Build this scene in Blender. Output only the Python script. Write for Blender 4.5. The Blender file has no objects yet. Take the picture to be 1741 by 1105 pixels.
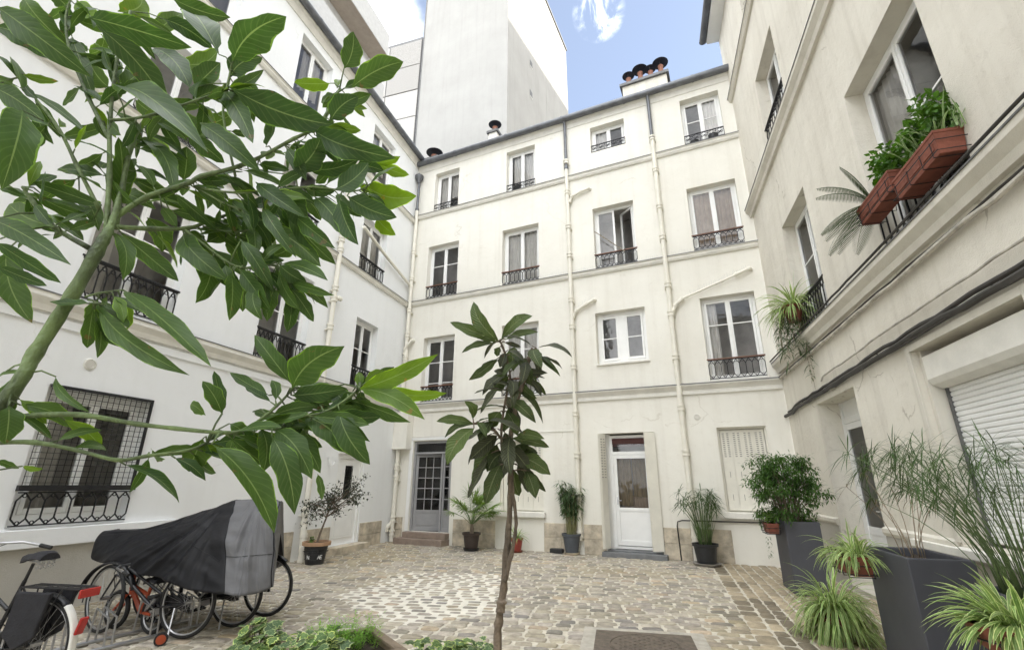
import bpy, math, random
from mathutils import Vector, Matrix, noise
random.seed(11)
R = math.radians
scene = bpy.context.scene
COL = scene.collection

# ---------------------------------------------------------------- camera
cam_d = bpy.data.cameras.new("camera"); cam = bpy.data.objects.new("camera", cam_d); COL.objects.link(cam)
cam_d.sensor_width = 36.0; cam_d.lens = 36.0 * 805.2 / 1741.0; cam_d.clip_start = 0.05; cam_d.clip_end = 2000
_p, _r = R(18.4946), R(0.3018)
_c, _s, _cp, _sp = math.cos(_r), math.sin(_r), math.cos(_p), math.sin(_p)
cam.matrix_world = Matrix(((_c, -_s, 0, 0), (-_sp * _s, -_sp * _c, -_cp, 0), (_cp * _s, _cp * _c, -_sp, 1.6), (0, 0, 0, 1)))
scene.camera = cam

# ---------------------------------------------------------------- sky, sun, exposure
SUN = Vector((0.86, -0.06, 0.50)).normalized()
world = bpy.data.worlds.new("World"); scene.world = world; world.use_nodes = True
nt = world.node_tree; nt.nodes.clear()
def wn(t, **k):
    n = nt.nodes.new(t)
    for a, b in k.items(): setattr(n, a, b)
    return n
out = wn('ShaderNodeOutputWorld'); bg = wn('ShaderNodeBackground'); sky = wn('ShaderNodeTexSky')
sky.sky_type = 'NISHITA'; sky.sun_disc = False; sky.sun_elevation = math.asin(SUN.z); sky.sun_rotation = math.atan2(SUN.x, SUN.y)
sky.air_density = 1.0; sky.dust_density = 1.2; sky.ozone_density = 1.2
tc = wn('ShaderNodeTexCoord')
n1 = wn('ShaderNodeTexNoise'); n1.inputs['Scale'].default_value = 2.1; n1.inputs['Detail'].default_value = 9; n1.inputs['Roughness'].default_value = 0.58
nt.links.new(tc.outputs['Generated'], n1.inputs['Vector'])
def gap(vec, a0, a1):                      # the opening in the clouds lies round this direction
    d = wn('ShaderNodeVectorMath', operation='DOT_PRODUCT'); d.inputs[1].default_value = Vector(vec).normalized()
    nt.links.new(tc.outputs['Generated'], d.inputs[0])
    m = wn('ShaderNodeMapRange'); m.inputs[1].default_value = math.cos(R(a0)); m.inputs[2].default_value = math.cos(R(a1)); m.clamp = True
    nt.links.new(d.outputs['Value'], m.inputs[0]); return m.outputs[0]
clear = gap((0.62, 0.75, 0.90), 41, 27)
add = wn('ShaderNodeMath', operation='ADD'); add.inputs[1].default_value = 0.0
sub = wn('ShaderNodeMath', operation='MULTIPLY_ADD'); sub.inputs[1].default_value = -0.62
nt.links.new(clear, sub.inputs[0]); nt.links.new(n1.outputs['Fac'], sub.inputs[2])
wisp = gap((0.1483, 0.6101, 0.7783), 2.7, 0.3)
mpw = wn('ShaderNodeMapping'); mpw.inputs['Scale'].default_value = (1.0, 0.8, 0.62); mpw.inputs['Rotation'].default_value = (0.3, 0.5, 0.9)
nt.links.new(tc.outputs['Generated'], mpw.inputs[0])
n2 = wn('ShaderNodeTexNoise'); n2.inputs['Scale'].default_value = 17; n2.inputs['Detail'].default_value = 9; n2.inputs['Roughness'].default_value = 0.66; n2.inputs['Distortion'].default_value = 0.7
nt.links.new(mpw.outputs[0], n2.inputs['Vector'])
wr = wn('ShaderNodeMapRange'); wr.inputs[1].default_value = 0.44; wr.inputs[2].default_value = 0.70; wr.interpolation_type = 'SMOOTHSTEP'
nt.links.new(n2.outputs['Fac'], wr.inputs[0])
wm = wn('ShaderNodeMath', operation='MULTIPLY'); nt.links.new(wr.outputs[0], wm.inputs[0]); nt.links.new(wisp, wm.inputs[1])
wm2 = wn('ShaderNodeMath', operation='MULTIPLY'); wm2.inputs[1].default_value = 0.75; nt.links.new(wm.outputs[0], wm2.inputs[0])
ramp0 = wn('ShaderNodeMapRange'); ramp0.inputs[1].default_value = 0.28; ramp0.inputs[2].default_value = 0.64; ramp0.clamp = True; ramp0.interpolation_type = 'SMOOTHSTEP'
nt.links.new(sub.outputs[0], ramp0.inputs[0])
ramp = wn('ShaderNodeMath', operation='MAXIMUM'); nt.links.new(ramp0.outputs[0], ramp.inputs[0]); nt.links.new(wm2.outputs[0], ramp.inputs[1])
skys = wn('ShaderNodeVectorMath', operation='SCALE'); skys.inputs['Scale'].default_value = 0.50
nt.links.new(sky.outputs[0], skys.inputs[0])
haze = wn('ShaderNodeMix', data_type='RGBA'); haze.inputs[0].default_value = 0.25; haze.inputs[7].default_value = (1.9, 2.05, 2.4, 1)
nt.links.new(skys.outputs[0], haze.inputs[6])
mix = wn('ShaderNodeMix', data_type='RGBA'); mix.inputs[7].default_value = (9.2, 9.3, 9.4, 1)
nt.links.new(ramp.outputs[0], mix.inputs[0]); nt.links.new(haze.outputs[2], mix.inputs[6])
nt.links.new(mix.outputs[2], bg.inputs['Color']); bg.inputs['Strength'].default_value = 0.12
nt.links.new(bg.outputs[0], out.inputs['Surface'])
sd = bpy.data.lights.new("sun", 'SUN'); sd.energy = 2.0; sd.angle = R(0.5); sd.color = (1.0, 0.94, 0.84)
so = bpy.data.objects.new("sun", sd); COL.objects.link(so); so.rotation_euler = SUN.to_track_quat('Z', 'Y').to_euler(); so.location = SUN * 60
vs = scene.view_settings; vs.view_transform = 'Standard'; vs.look = 'None'; vs.gamma = 1.0; vs.use_curve_mapping = False; vs.exposure = 2.34
scene.render.engine = 'CYCLES'
scene.cycles.max_bounces = 10; scene.cycles.diffuse_bounces = 5; scene.cycles.transparent_max_bounces = 16; scene.cycles.use_denoising = True

# ---------------------------------------------------------------- materials
def lin(h):
    h = h.lstrip('#'); o = []
    for i in (0, 2, 4):
        v = int(h[i:i + 2], 16) / 255
        o.append(v / 12.92 if v <= 0.04045 else ((v + 0.055) / 1.055) ** 2.4)
    return o
def newmat(name):
    m = bpy.data.materials.new(name); m.use_nodes = True; t = m.node_tree
    return m, t, t.nodes['Principled BSDF']
def N(t, kind, **k):
    n = t.nodes.new(kind)
    for a, b in k.items(): setattr(n, a, b)
    return n
def col4(c): return (c[0], c[1], c[2], 1)
def mat(name, c, rough=0.6, metal=0.0, var=0.15, scale=6.0, bump=0.0, bscale=60.0, vcol=False, spec=0.5, stretch=None):
    if isinstance(c, str): c = lin(c)
    m, t, b = newmat(name)
    tc = N(t, 'ShaderNodeTexCoord'); src = tc.outputs['Object']
    if stretch:
        mp = N(t, 'ShaderNodeMapping'); mp.inputs['Scale'].default_value = stretch; t.links.new(src, mp.inputs[0]); src = mp.outputs[0]
    n = N(t, 'ShaderNodeTexNoise'); n.inputs['Scale'].default_value = scale; n.inputs['Detail'].default_value = 7; n.inputs['Roughness'].default_value = .62
    t.links.new(src, n.inputs['Vector'])
    r = N(t, 'ShaderNodeValToRGB'); e = r.color_ramp.elements
    e[0].position = .3; e[1].position = .7
    e[0].color = col4([v * (1 - var) for v in c]); e[1].color = col4([min(1, v * (1 + var)) for v in c])
    t.links.new(n.outputs['Fac'], r.inputs[0]); co = r.outputs[0]
    if vcol:
        a = N(t, 'ShaderNodeVertexColor', layer_name='Col'); mx = N(t, 'ShaderNodeMix', data_type='RGBA', blend_type='MULTIPLY'); mx.inputs[0].default_value = 1
        t.links.new(co, mx.inputs[6]); t.links.new(a.outputs[0], mx.inputs[7]); co = mx.outputs[2]
    t.links.new(co, b.inputs['Base Color'])
    b.inputs['Roughness'].default_value = rough; b.inputs['Metallic'].default_value = metal; b.inputs['Specular IOR Level'].default_value = spec
    if bump:
        n2 = N(t, 'ShaderNodeTexNoise'); n2.inputs['Scale'].default_value = bscale; n2.inputs['Detail'].default_value = 5
        t.links.new(tc.outputs['Object'], n2.inputs['Vector'])
        bp = N(t, 'ShaderNodeBump'); bp.inputs['Strength'].default_value = bump; bp.inputs['Distance'].default_value = .02
        t.links.new(n2.outputs['Fac'], bp.inputs['Height']); t.links.new(bp.outputs[0], b.inputs['Normal'])
    return m
def plaster(name, c, dirt, amount=.35, bump=.12, crack=0.0):
    """painted render: faint trowel mottling, vertical rain streaks, fine grain"""
    c = lin(c) if isinstance(c, str) else c; dirt = lin(dirt) if isinstance(dirt, str) else dirt
    m, t, b = newmat(name); tc = N(t, 'ShaderNodeTexCoord')
    def noi(scale, det, st=None, ro=.6):
        n = N(t, 'ShaderNodeTexNoise'); n.inputs['Scale'].default_value = scale; n.inputs['Detail'].default_value = det; n.inputs['Roughness'].default_value = ro
        if st:
            mp = N(t, 'ShaderNodeMapping'); mp.inputs['Scale'].default_value = st; t.links.new(tc.outputs['Object'], mp.inputs[0]); t.links.new(mp.outputs[0], n.inputs['Vector'])
        else: t.links.new(tc.outputs['Object'], n.inputs['Vector'])
        return n.outputs['Fac']
    def mr(f, a, bb, to):
        q = N(t, 'ShaderNodeMapRange'); q.inputs[1].default_value = a; q.inputs[2].default_value = bb; q.inputs[4].default_value = to; q.clamp = True
        t.links.new(f, q.inputs[0]); return q.outputs[0]
    a1 = mr(noi(.55, 6), .38, .72, amount * .55); a2 = mr(noi(1.0, 7, (4.2, 4.2, .20)), .50, .72, amount * .34); a3 = mr(noi(7, 8, None, .7), .55, .8, amount * .45)
    s = N(t, 'ShaderNodeMath', operation='ADD'); t.links.new(a1, s.inputs[0]); t.links.new(a2, s.inputs[1])
    s2 = N(t, 'ShaderNodeMath', operation='ADD', use_clamp=True); t.links.new(s.outputs[0], s2.inputs[0]); t.links.new(a3, s2.inputs[1])
    mx = N(t, 'ShaderNodeMix', data_type='RGBA'); mx.inputs[6].default_value = col4(c); mx.inputs[7].default_value = col4(dirt)
    fac = s2.outputs[0]
    if crack:                       # hairline cracks, broken up so that only stretches of them show
        vo = N(t, 'ShaderNodeTexVoronoi', feature='DISTANCE_TO_EDGE'); vo.inputs['Scale'].default_value = .55
        dn = N(t, 'ShaderNodeTexNoise'); dn.inputs['Scale'].default_value = 1.6; dn.inputs['Detail'].default_value = 8; t.links.new(tc.outputs['Object'], dn.inputs['Vector'])
        ad = N(t, 'ShaderNodeMix', data_type='VECTOR'); ad.inputs[0].default_value = .45; t.links.new(tc.outputs['Object'], ad.inputs[4]); t.links.new(dn.outputs['Color'], ad.inputs[5]); t.links.new(ad.outputs[1], vo.inputs['Vector'])
        ck = N(t, 'ShaderNodeMath', operation='LESS_THAN'); ck.inputs[1].default_value = .0035; t.links.new(vo.outputs['Distance'], ck.inputs[0])
        ck2 = N(t, 'ShaderNodeMath', operation='MULTIPLY'); t.links.new(ck.outputs[0], ck2.inputs[0]); t.links.new(mr(noi(.9, 3), .55, .60, crack), ck2.inputs[1])
        s3 = N(t, 'ShaderNodeMath', operation='ADD', use_clamp=True); t.links.new(fac, s3.inputs[0]); t.links.new(ck2.outputs[0], s3.inputs[1]); fac = s3.outputs[0]
    t.links.new(fac, mx.inputs[0]); t.links.new(mx.outputs[2], b.inputs['Base Color'])
    b.inputs['Roughness'].default_value = .9; b.inputs['Specular IOR Level'].default_value = .15
    g = noi(85, 4); g2 = noi(5, 5)
    mm = N(t, 'ShaderNodeMath', operation='MULTIPLY_ADD'); mm.inputs[1].default_value = 2.2; t.links.new(g2, mm.inputs[0]); t.links.new(g, mm.inputs[2])
    bp = N(t, 'ShaderNodeBump'); bp.inputs['Strength'].default_value = bump; bp.inputs['Distance'].default_value = .02
    t.links.new(mm.outputs[0], bp.inputs['Height']); t.links.new(bp.outputs[0], b.inputs['Normal'])
    return m
def glassmat(name, tint=.82, refl=1.55, gl=.85):
    m, t, b = newmat(name); t.nodes.remove(b)
    o = [n for n in t.nodes if n.type == 'OUTPUT_MATERIAL'][0]
    tr = N(t, 'ShaderNodeBsdfTransparent'); tr.inputs[0].default_value = (tint, tint, tint * 1.02, 1)
    g = N(t, 'ShaderNodeBsdfGlossy'); g.inputs['Roughness'].default_value = .015; g.inputs['Color'].default_value = (gl, gl, gl, 1)
    f = N(t, 'ShaderNodeFresnel'); f.inputs['IOR'].default_value = refl
    tcx = N(t, 'ShaderNodeTexCoord'); nn = N(t, 'ShaderNodeTexNoise'); nn.inputs['Scale'].default_value = 2.5
    t.links.new(tcx.outputs['Object'], nn.inputs['Vector'])
    bp = N(t, 'ShaderNodeBump'); bp.inputs['Strength'].default_value = .14; bp.inputs['Distance'].default_value = .03; t.links.new(nn.outputs['Fac'], bp.inputs['Height'])
    t.links.new(bp.outputs[0], g.inputs['Normal'])
    mx = N(t, 'ShaderNodeMixShader'); t.links.new(f.outputs[0], mx.inputs[0]); t.links.new(tr.outputs[0], mx.inputs[1]); t.links.new(g.outputs[0], mx.inputs[2])
    t.links.new(mx.outputs[0], o.inputs['Surface']); return m
def leafmat(name, c, rib, rough=.38, trans=.3, veins=11, ribw=.022, edge=None, edgew=.2, bump=.25, spots=0):
    """leaf blade: UV.x runs across, UV.y along; midrib, side veins, optional pale margin; vertex colour = a tone per leaf, on the big tree with backlight painted in"""
    c = lin(c) if isinstance(c, str) else c; rib = lin(rib) if isinstance(rib, str) else rib
    m, t, b = newmat(name); uv = N(t, 'ShaderNodeUVMap'); sp = N(t, 'ShaderNodeSeparateXYZ'); t.links.new(uv.outputs[0], sp.inputs[0])
    def M(op, a, bb=None, cc=None):
        n = N(t, 'ShaderNodeMath', operation=op)
        for i, v in enumerate((a, bb, cc)):
            if v is None: continue
            if isinstance(v, (int, float)): n.inputs[i].default_value = v
            else: t.links.new(v, n.inputs[i])
        return n.outputs[0]
    du = M('ABSOLUTE', M('SUBTRACT', sp.outputs[0], .5))
    midm = M('LESS_THAN', du, ribw)
    ph = M('FRACT', M('MULTIPLY_ADD', sp.outputs[1], veins, M('MULTIPLY', du, -veins * .42)))
    vd = M('ABSOLUTE', M('SUBTRACT', ph, .5)); vein = M('MULTIPLY', M('SUBTRACT', 1.0, M('MINIMUM', M('MULTIPLY', vd, 7.0), 1.0)), .13)
    fac = M('MAXIMUM', M('MULTIPLY', midm, .6), vein)
    at = N(t, 'ShaderNodeVertexColor', layer_name='Col')
    tcx = N(t, 'ShaderNodeTexCoord'); nn = N(t, 'ShaderNodeTexNoise'); nn.inputs['Scale'].default_value = 18; nn.inputs['Detail'].default_value = 5
    t.links.new(tcx.outputs['Object'], nn.inputs['Vector'])
    bc = N(t, 'ShaderNodeMix', data_type='RGBA'); bc.inputs[6].default_value = col4([v * .62 for v in c]); bc.inputs[7].default_value = col4([v * 1.34 for v in c]); t.links.new(nn.outputs['Fac'], bc.inputs[0])
    src = bc.outputs[2]
    if edge:
        e = lin(edge); em = N(t, 'ShaderNodeMix', data_type='RGBA'); em.inputs[7].default_value = col4(e)
        jit = M('MULTIPLY_ADD', nn.outputs['Fac'], .25, -.125)
        t.links.new(M('MULTIPLY', M('GREATER_THAN', M('ADD', du, jit), .5 - edgew), .9), em.inputs[0]); t.links.new(src, em.inputs[6]); src = em.outputs[2]
    if spots:                        # brown blemishes and scorched bits
        s_n = N(t, 'ShaderNodeTexNoise'); s_n.inputs['Scale'].default_value = 26; s_n.inputs['Detail'].default_value = 3; t.links.new(tcx.outputs['Object'], s_n.inputs['Vector'])
        sm = N(t, 'ShaderNodeMix', data_type='RGBA'); sm.inputs[7].default_value = (.16, .11, .05, 1); t.links.new(M('MULTIPLY', M('GREATER_THAN', s_n.outputs['Fac'], spots), .75), sm.inputs[0]); t.links.new(src, sm.inputs[6]); src = sm.outputs[2]
    mc = N(t, 'ShaderNodeMix', data_type='RGBA', blend_type='MULTIPLY'); mc.inputs[0].default_value = 1; t.links.new(src, mc.inputs[6]); t.links.new(at.outputs[0], mc.inputs[7])
    rm = N(t, 'ShaderNodeMix', data_type='RGBA'); t.links.new(fac, rm.inputs[0]); t.links.new(mc.outputs[2], rm.inputs[6]); rm.inputs[7].default_value = col4(rib)
    t.links.new(rm.outputs[2], b.inputs['Base Color']); b.inputs['Roughness'].default_value = rough; b.inputs['Specular IOR Level'].default_value = .28
    if bump:
        bp = N(t, 'ShaderNodeBump'); bp.inputs['Strength'].default_value = bump; bp.inputs['Distance'].default_value = .004
        t.links.new(M('ADD', M('MULTIPLY', M('ABSOLUTE', M('SUBTRACT', ph, .5)), 2), nn.outputs['Fac']), bp.inputs['Height']); t.links.new(bp.outputs[0], b.inputs['Normal'])
    o = [n for n in t.nodes if n.type == 'OUTPUT_MATERIAL'][0]
    tl = N(t, 'ShaderNodeBsdfTranslucent'); hs = N(t, 'ShaderNodeHueSaturation'); hs.inputs['Saturation'].default_value = 1.15; hs.inputs['Value'].default_value = 1.7; hs.inputs['Hue'].default_value = .485
    t.links.new(rm.outputs[2], hs.inputs['Color']); t.links.new(hs.outputs[0], tl.inputs['Color'])
    mx = N(t, 'ShaderNodeMixShader'); mx.inputs[0].default_value = trans; t.links.new(b.outputs[0], mx.inputs[1]); t.links.new(tl.outputs[0], mx.inputs[2]); t.links.new(mx.outputs[0], o.inputs['Surface'])
    return m

# ---------------------------------------------------------------- mesh helpers
class MB:
    def __init__(s): s.v = []; s.f = []; s.mi = []; s.uv = []; s.c = []
    def add(s, vs, fs, mi=0, uv=None, col=None, M=None):
        o = len(s.v)
        for i, p in enumerate(vs):
            s.v.append(tuple(M @ Vector(p)) if M else tuple(p))
            s.uv.append(uv[i] if uv else (0.0, 0.0))
            s.c.append((col[i] if isinstance(col, list) else col) if col else (1, 1, 1))
        for f in fs: s.f.append(tuple(o + i for i in f)); s.mi.append(mi)
        return s
    def box(s, x0, x1, y0, y1, z0, z1, mi=0, M=None, col=None):
        return s.add([(x0, y0, z0), (x1, y0, z0), (x1, y1, z0), (x0, y1, z0), (x0, y0, z1), (x1, y0, z1), (x1, y1, z1), (x0, y1, z1)],
                     [(0, 3, 2, 1), (4, 5, 6, 7), (0, 1, 5, 4), (1, 2, 6, 5), (2, 3, 7, 6), (3, 0, 4, 7)], mi, None, col, M)
    def quad(s, a, b, c, d, mi=0): return s.add([a, b, c, d], [(0, 1, 2, 3)], mi, [(0, 0), (1, 0), (1, 1), (0, 1)])
    def tube(s, pts, r, n=8, mi=0, caps=True, col=None, M=None):
        P = [Vector(p) for p in pts]; rs = r if isinstance(r, (list, tuple)) else [r] * len(P)
        vs = []; fs = []; ref = None
        for i, p in enumerate(P):
            d = (P[min(i + 1, len(P) - 1)] - P[max(i - 1, 0)]).normalized()
            if ref is None: ref = Vector((0, 0, 1)) if abs(d.z) < .9 else Vector((1, 0, 0))
            a = (ref - d * ref.dot(d)).normalized(); b = d.cross(a); ref = a
            for k in range(n):
                t = 2 * math.pi * (k + .5) / n; vs.append(p + (a * math.cos(t) + b * math.sin(t)) * rs[i])
        for i in range(len(P) - 1):
            for k in range(n): fs.append((i * n + k, i * n + (k + 1) % n, (i + 1) * n + (k + 1) % n, (i + 1) * n + k))
        if caps: fs.append(tuple(range(n - 1, -1, -1))); fs.append(tuple((len(P) - 1) * n + k for k in range(n)))
        return s.add(vs, fs, mi, None, col, M)
    def lathe(s, prof, o=(0, 0, 0), n=20, mi=0, M=None):
        vs = []; fs = []
        for r, z in prof:
            for k in range(n):
                t = 2 * math.pi * k / n; vs.append((o[0] + r * math.cos(t), o[1] + r * math.sin(t), o[2] + z))
        m = len(prof)
        for i in range(m - 1):
            for k in range(n): fs.append((i * n + k, i * n + (k + 1) % n, (i + 1) * n + (k + 1) % n, (i + 1) * n + k))
        fs.append(tuple(range(n - 1, -1, -1))); fs.append(tuple((m - 1) * n + k for k in range(n)))
        return s.add(vs, fs, mi, None, None, M)
    def extrude(s, prof, x0, x1, mi=0, M=None):
        """closed profile [(y,z)] carried along x"""
        n = len(prof); vs = [(x0, y, z) for y, z in prof] + [(x1, y, z) for y, z in prof]
        fs = [(i, (i + 1) % n, n + (i + 1) % n, n + i) for i in range(n)] + [tuple(range(n - 1, -1, -1)), tuple(range(n, 2 * n))]
        return s.add(vs, fs, mi, None, None, M)
    def torus(s, c, r, rr, ax='y', n=28, k=8, mi=0, M=None, a0=0, a1=360):
        pts = []; full = abs(a1 - a0) >= 360; m = n if full else n
        for i in range(m + 1):
            t = R(a0 + (a1 - a0) * i / m)
            u, w = r * math.cos(t), r * math.sin(t)
            pts.append((c[0] + u, c[1], c[2] + w) if ax == 'y' else ((c[0] + u, c[1] + w, c[2]) if ax == 'z' else (c[0], c[1] + u, c[2] + w)))
        return s.tube(pts, rr, k, mi, not full, None, M)
    def strap(s, p, d, L, W, droop, seg=5, col=(1, 1, 1), fold=.25, mi=0, twist=0.0):
        """arching strap leaf: starts along d, sags with droop"""
        p = Vector(p); d = Vector(d).normalized(); vs = []; uv = []; fs = []
        side = d.cross(Vector((0, 0, 1)))
        side = side.normalized() if side.length > 1e-3 else Vector((1, 0, 0))
        if twist: side = (Matrix.Rotation(twist, 3, d) @ side)
        st = L / seg
        for i in range(seg + 1):
            t = i / seg; w = W * .5 * (.55 + .9 * t if t < .5 else 1.0 * (1 - ((t - .5) * 2) ** 1.8)); w = max(w, W * .02)
            up = side.cross(d).normalized()
            vs += [p - side * w + up * w * fold, p, p + side * w + up * w * fold]; uv += [(0, t), (.5, t), (1, t)]
            d = (d + Vector((0, 0, -droop / seg))).normalized(); p = p + d * st
        for i in range(seg):
            a = i * 3; fs += [(a, a + 1, a + 4, a + 3), (a + 1, a + 2, a + 5, a + 4)]
        return s.add(vs, fs, mi, uv, col)
    def leaf(s, B, T, W, nrm, bend=.1, seg=8, col=(1, 1, 1), roll=0.0, fold=.12, wave=.05, petiole=.08, mi=0, curl=0.0):
        """broad leaf from base B to tip T, facing nrm"""
        B = Vector(B); T = Vector(T); a = T - B; L = a.length; ad = a / L
        n = Vector(nrm); n = (n - ad * n.dot(ad))
        n = n.normalized() if n.length > 1e-4 else ad.orthogonal().normalized()
        if roll: n = Matrix.Rotation(roll, 3, ad) @ n
        sd = ad.cross(n); ph = random.uniform(0, 6); sk = random.uniform(-.28, .28); vs = []; uv = []; fs = []
        for i in range(seg + 1):
            t = i / seg
            if t < petiole: w = .025
            else:
                q = (t - petiole) / (1 - petiole); w = max(.012, math.sin(math.pi * q ** .88) ** .62 * (1 - .12 * q) * (1 if q < .86 else 1 - .45 * (q - .86) / .14))
            w *= W * .5 * (1 + .09 * math.sin(t * 17 + ph) * (1 if petiole < t < .96 else 0)); sick = W * sk * 4 * t * (1 - t)
            c = B + a * t + n * (bend * L * 4 * t * (1 - t) - curl * L * t * t)
            for k in (-1, -.5, 0, .5, 1):
                e = abs(k)
                vs.append(c + sd * (w * k + sick) + n * (w * e * fold * 2 + (math.sin(t * 13 + ph + (0 if k < 0 else 2.1)) * wave * W * e * e if 0.05 < t < .97 else 0)))
                uv.append((.5 + .5 * k, t))
        for i in range(seg):
            for k in range(4):
                q = i * 5 + k; fs.append((q, q + 1, q + 6, q + 5))
        return s.add(vs, fs, mi, uv, col)
    def sleaf(s, p, d, n, L, W, col=(1, 1, 1), mi=0):
        """small pointed leaflet, six points, folded on its rib"""
        p = Vector(p); d = Vector(d).normalized(); n = Vector(n); n = (n - d * n.dot(d))
        n = n.normalized() if n.length > 1e-3 else d.orthogonal().normalized(); sd = d.cross(n); h = W * .5
        vs = [p, p + d * L * .38 - sd * h + n * h * .3, p + d * L * .42, p + d * L * .38 + sd * h + n * h * .3, p + d * L - n * L * .08]
        return s.add(vs, [(0, 2, 1), (0, 3, 2), (1, 2, 4), (2, 3, 4)], mi, [(.5, 0), (0, .4), (.5, .42), (1, .4), (.5, 1)], col)
    def build(s, name, mats, parent=None, loc=None, smooth=False, angle=40, bevel=0, rotz=0):
        me = bpy.data.meshes.new(name); me.from_pydata(s.v, [], s.f)
        mats = mats if isinstance(mats, (list, tuple)) else [mats]
        for m in mats: me.materials.append(m)
        if len(mats) > 1: me.polygons.foreach_set('material_index', s.mi)
        ul = me.uv_layers.new(name='UVMap'); li = [0] * len(me.loops); me.loops.foreach_get('vertex_index', li)
        ul.data.foreach_set('uv', [x for i in li for x in s.uv[i]])
        ca = me.color_attributes.new('Col', 'FLOAT_COLOR', 'POINT'); ca.data.foreach_set('color', [x for c in s.c for x in (c[0], c[1], c[2], 1.0)])
        if smooth:
            me.polygons.foreach_set('use_smooth', [True] * len(me.polygons))
            if angle < 180: me.set_sharp_from_angle(angle=R(angle))
        me.update()
        o = bpy.data.objects.new(name, me); COL.objects.link(o)
        if parent: o.parent = parent
        if loc: o.location = loc
        if rotz: o.rotation_euler = (0, 0, rotz)
        if bevel:
            b = o.modifiers.new('bevel', 'BEVEL'); b.width = bevel; b.segments = 2; b.limit_method = 'ANGLE'; b.angle_limit = R(50)
        return o
def tag(o, label=None, cat=None, group=None, kind=None):
    if label: o['label'] = label
    if cat: o['category'] = cat
    if group: o['group'] = group
    if kind: o['kind'] = kind
    return o
def thing(name, label, cat, loc=(0, 0, 0), rotz=0.0, group=None):
    o = bpy.data.objects.new(name, None); COL.objects.link(o); o.location = loc; o.rotation_euler = (0, 0, rotz); o.empty_display_size = .1
    return tag(o, label, cat, group)
def kids(o): return [c for c in bpy.data.objects if c.parent == o]
def copy_thing(root, loc, rotz, label):
    ch = {}
    for o in bpy.data.objects:
        if o.parent: ch.setdefault(o.parent.name, []).append(o)
    def rec(o, parent):
        c = o.copy(); COL.objects.link(c)
        if parent: c.parent = parent
        for k in ch.get(o.name, []): rec(k, c)
        return c
    r = rec(root, None); r.location = loc; r.rotation_euler = (0, 0, rotz); r['label'] = label
    return r
def V(*a): return Vector(a)
def rnd(a, b): return random.uniform(a, b)

M_CREAM = plaster('cream_render', (.82, .80, .73), (.56, .52, .44), .55, .2, .35)
M_WHITE = plaster('white_render', (.84, .85, .85), (.66, .66, .63), .38, .16, .25)
M_BEIGE = plaster('beige_render', (.775, .74, .655), (.43, .39, .32), .75, .45, .6)
M_TOWER = plaster('tower_render', (.355, .35, .335), (.26, .255, .24), .75)
M_STONE = mat('limestone', (.50, .44, .345), .9, var=.42, scale=4, bump=.5, bscale=24)
M_CEM = plaster('cement_plinth', (.50, .48, .43), (.34, .32, .28), .6, .4)
M_FRAME = mat('white_window_paint', (.82, .82, .80), .35, var=.04, scale=3)
M_MOULD = mat('cornice_paint', (.74, .72, .66), .75, var=.10, scale=3, bump=.1)
M_ZINC = mat('zinc', (.15, .155, .165), .5, .6, var=.25, scale=4, bump=.08)
M_LEAD = mat('lead_flashing', (.15, .15, .15), .6, .3, var=.3, scale=9)
M_IRON = mat('black_iron', (.018, .018, .02), .45, .3, var=.3, scale=20)
M_WOOD = mat('handrail_wood', (.16, .075, .045), .5, var=.3, scale=10, stretch=(1, 8, 8))
M_PIPE = mat('painted_pipe', (.76, .73, .64), .5, var=.08, scale=5)
M_GLASS = glassmat('window_glass', .90, 1.62)
M_GLASSD = glassmat('door_glass', .75, 1.38)
M_ROOM = mat('room_wall', (.48, .46, .43), .9, var=.3, scale=1.5)
M_CURT = mat('curtain_white', (.82, .80, .74), .9, var=.1, scale=4)
M_CURTB = mat('curtain_brown', (.42, .33, .24), .9, var=.15, scale=4)
M_CURTY = mat('curtain_ochre', (.26, .20, .105), .9, var=.2, scale=4)
M_GREYP = mat('grey_door_paint', (.30, .30, .305), .4, var=.08, scale=4)
M_DARK = mat('dark_void', (.02, .02, .02), .8)
M_TERRA = mat('terracotta', (.21, .066, .040), .75, var=.3, scale=7, bump=.1)
M_BLKP = mat('black_plastic', (.022, .023, .025), .45, var=.25, scale=12)
M_GRAYP = mat('anthracite_planter', (.070, .072, .085), .6, var=.12, scale=2.5, bump=.06, bscale=150)
M_SOIL = mat('soil', (.035, .025, .017), .95, var=.5, scale=30, bump=.8, bscale=50)
M_RUB = mat('rubber', (.016, .016, .016), .75, var=.2, scale=20)
M_STEEL = mat('steel', (.55, .55, .56), .28, .95, var=.1, scale=10)
M_CABLE = mat('cable', (.04, .036, .032), .6, var=.4, scale=6)
M_OPIPE = mat('old_pipe', (.48, .45, .39), .6, var=.35, scale=7)
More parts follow.
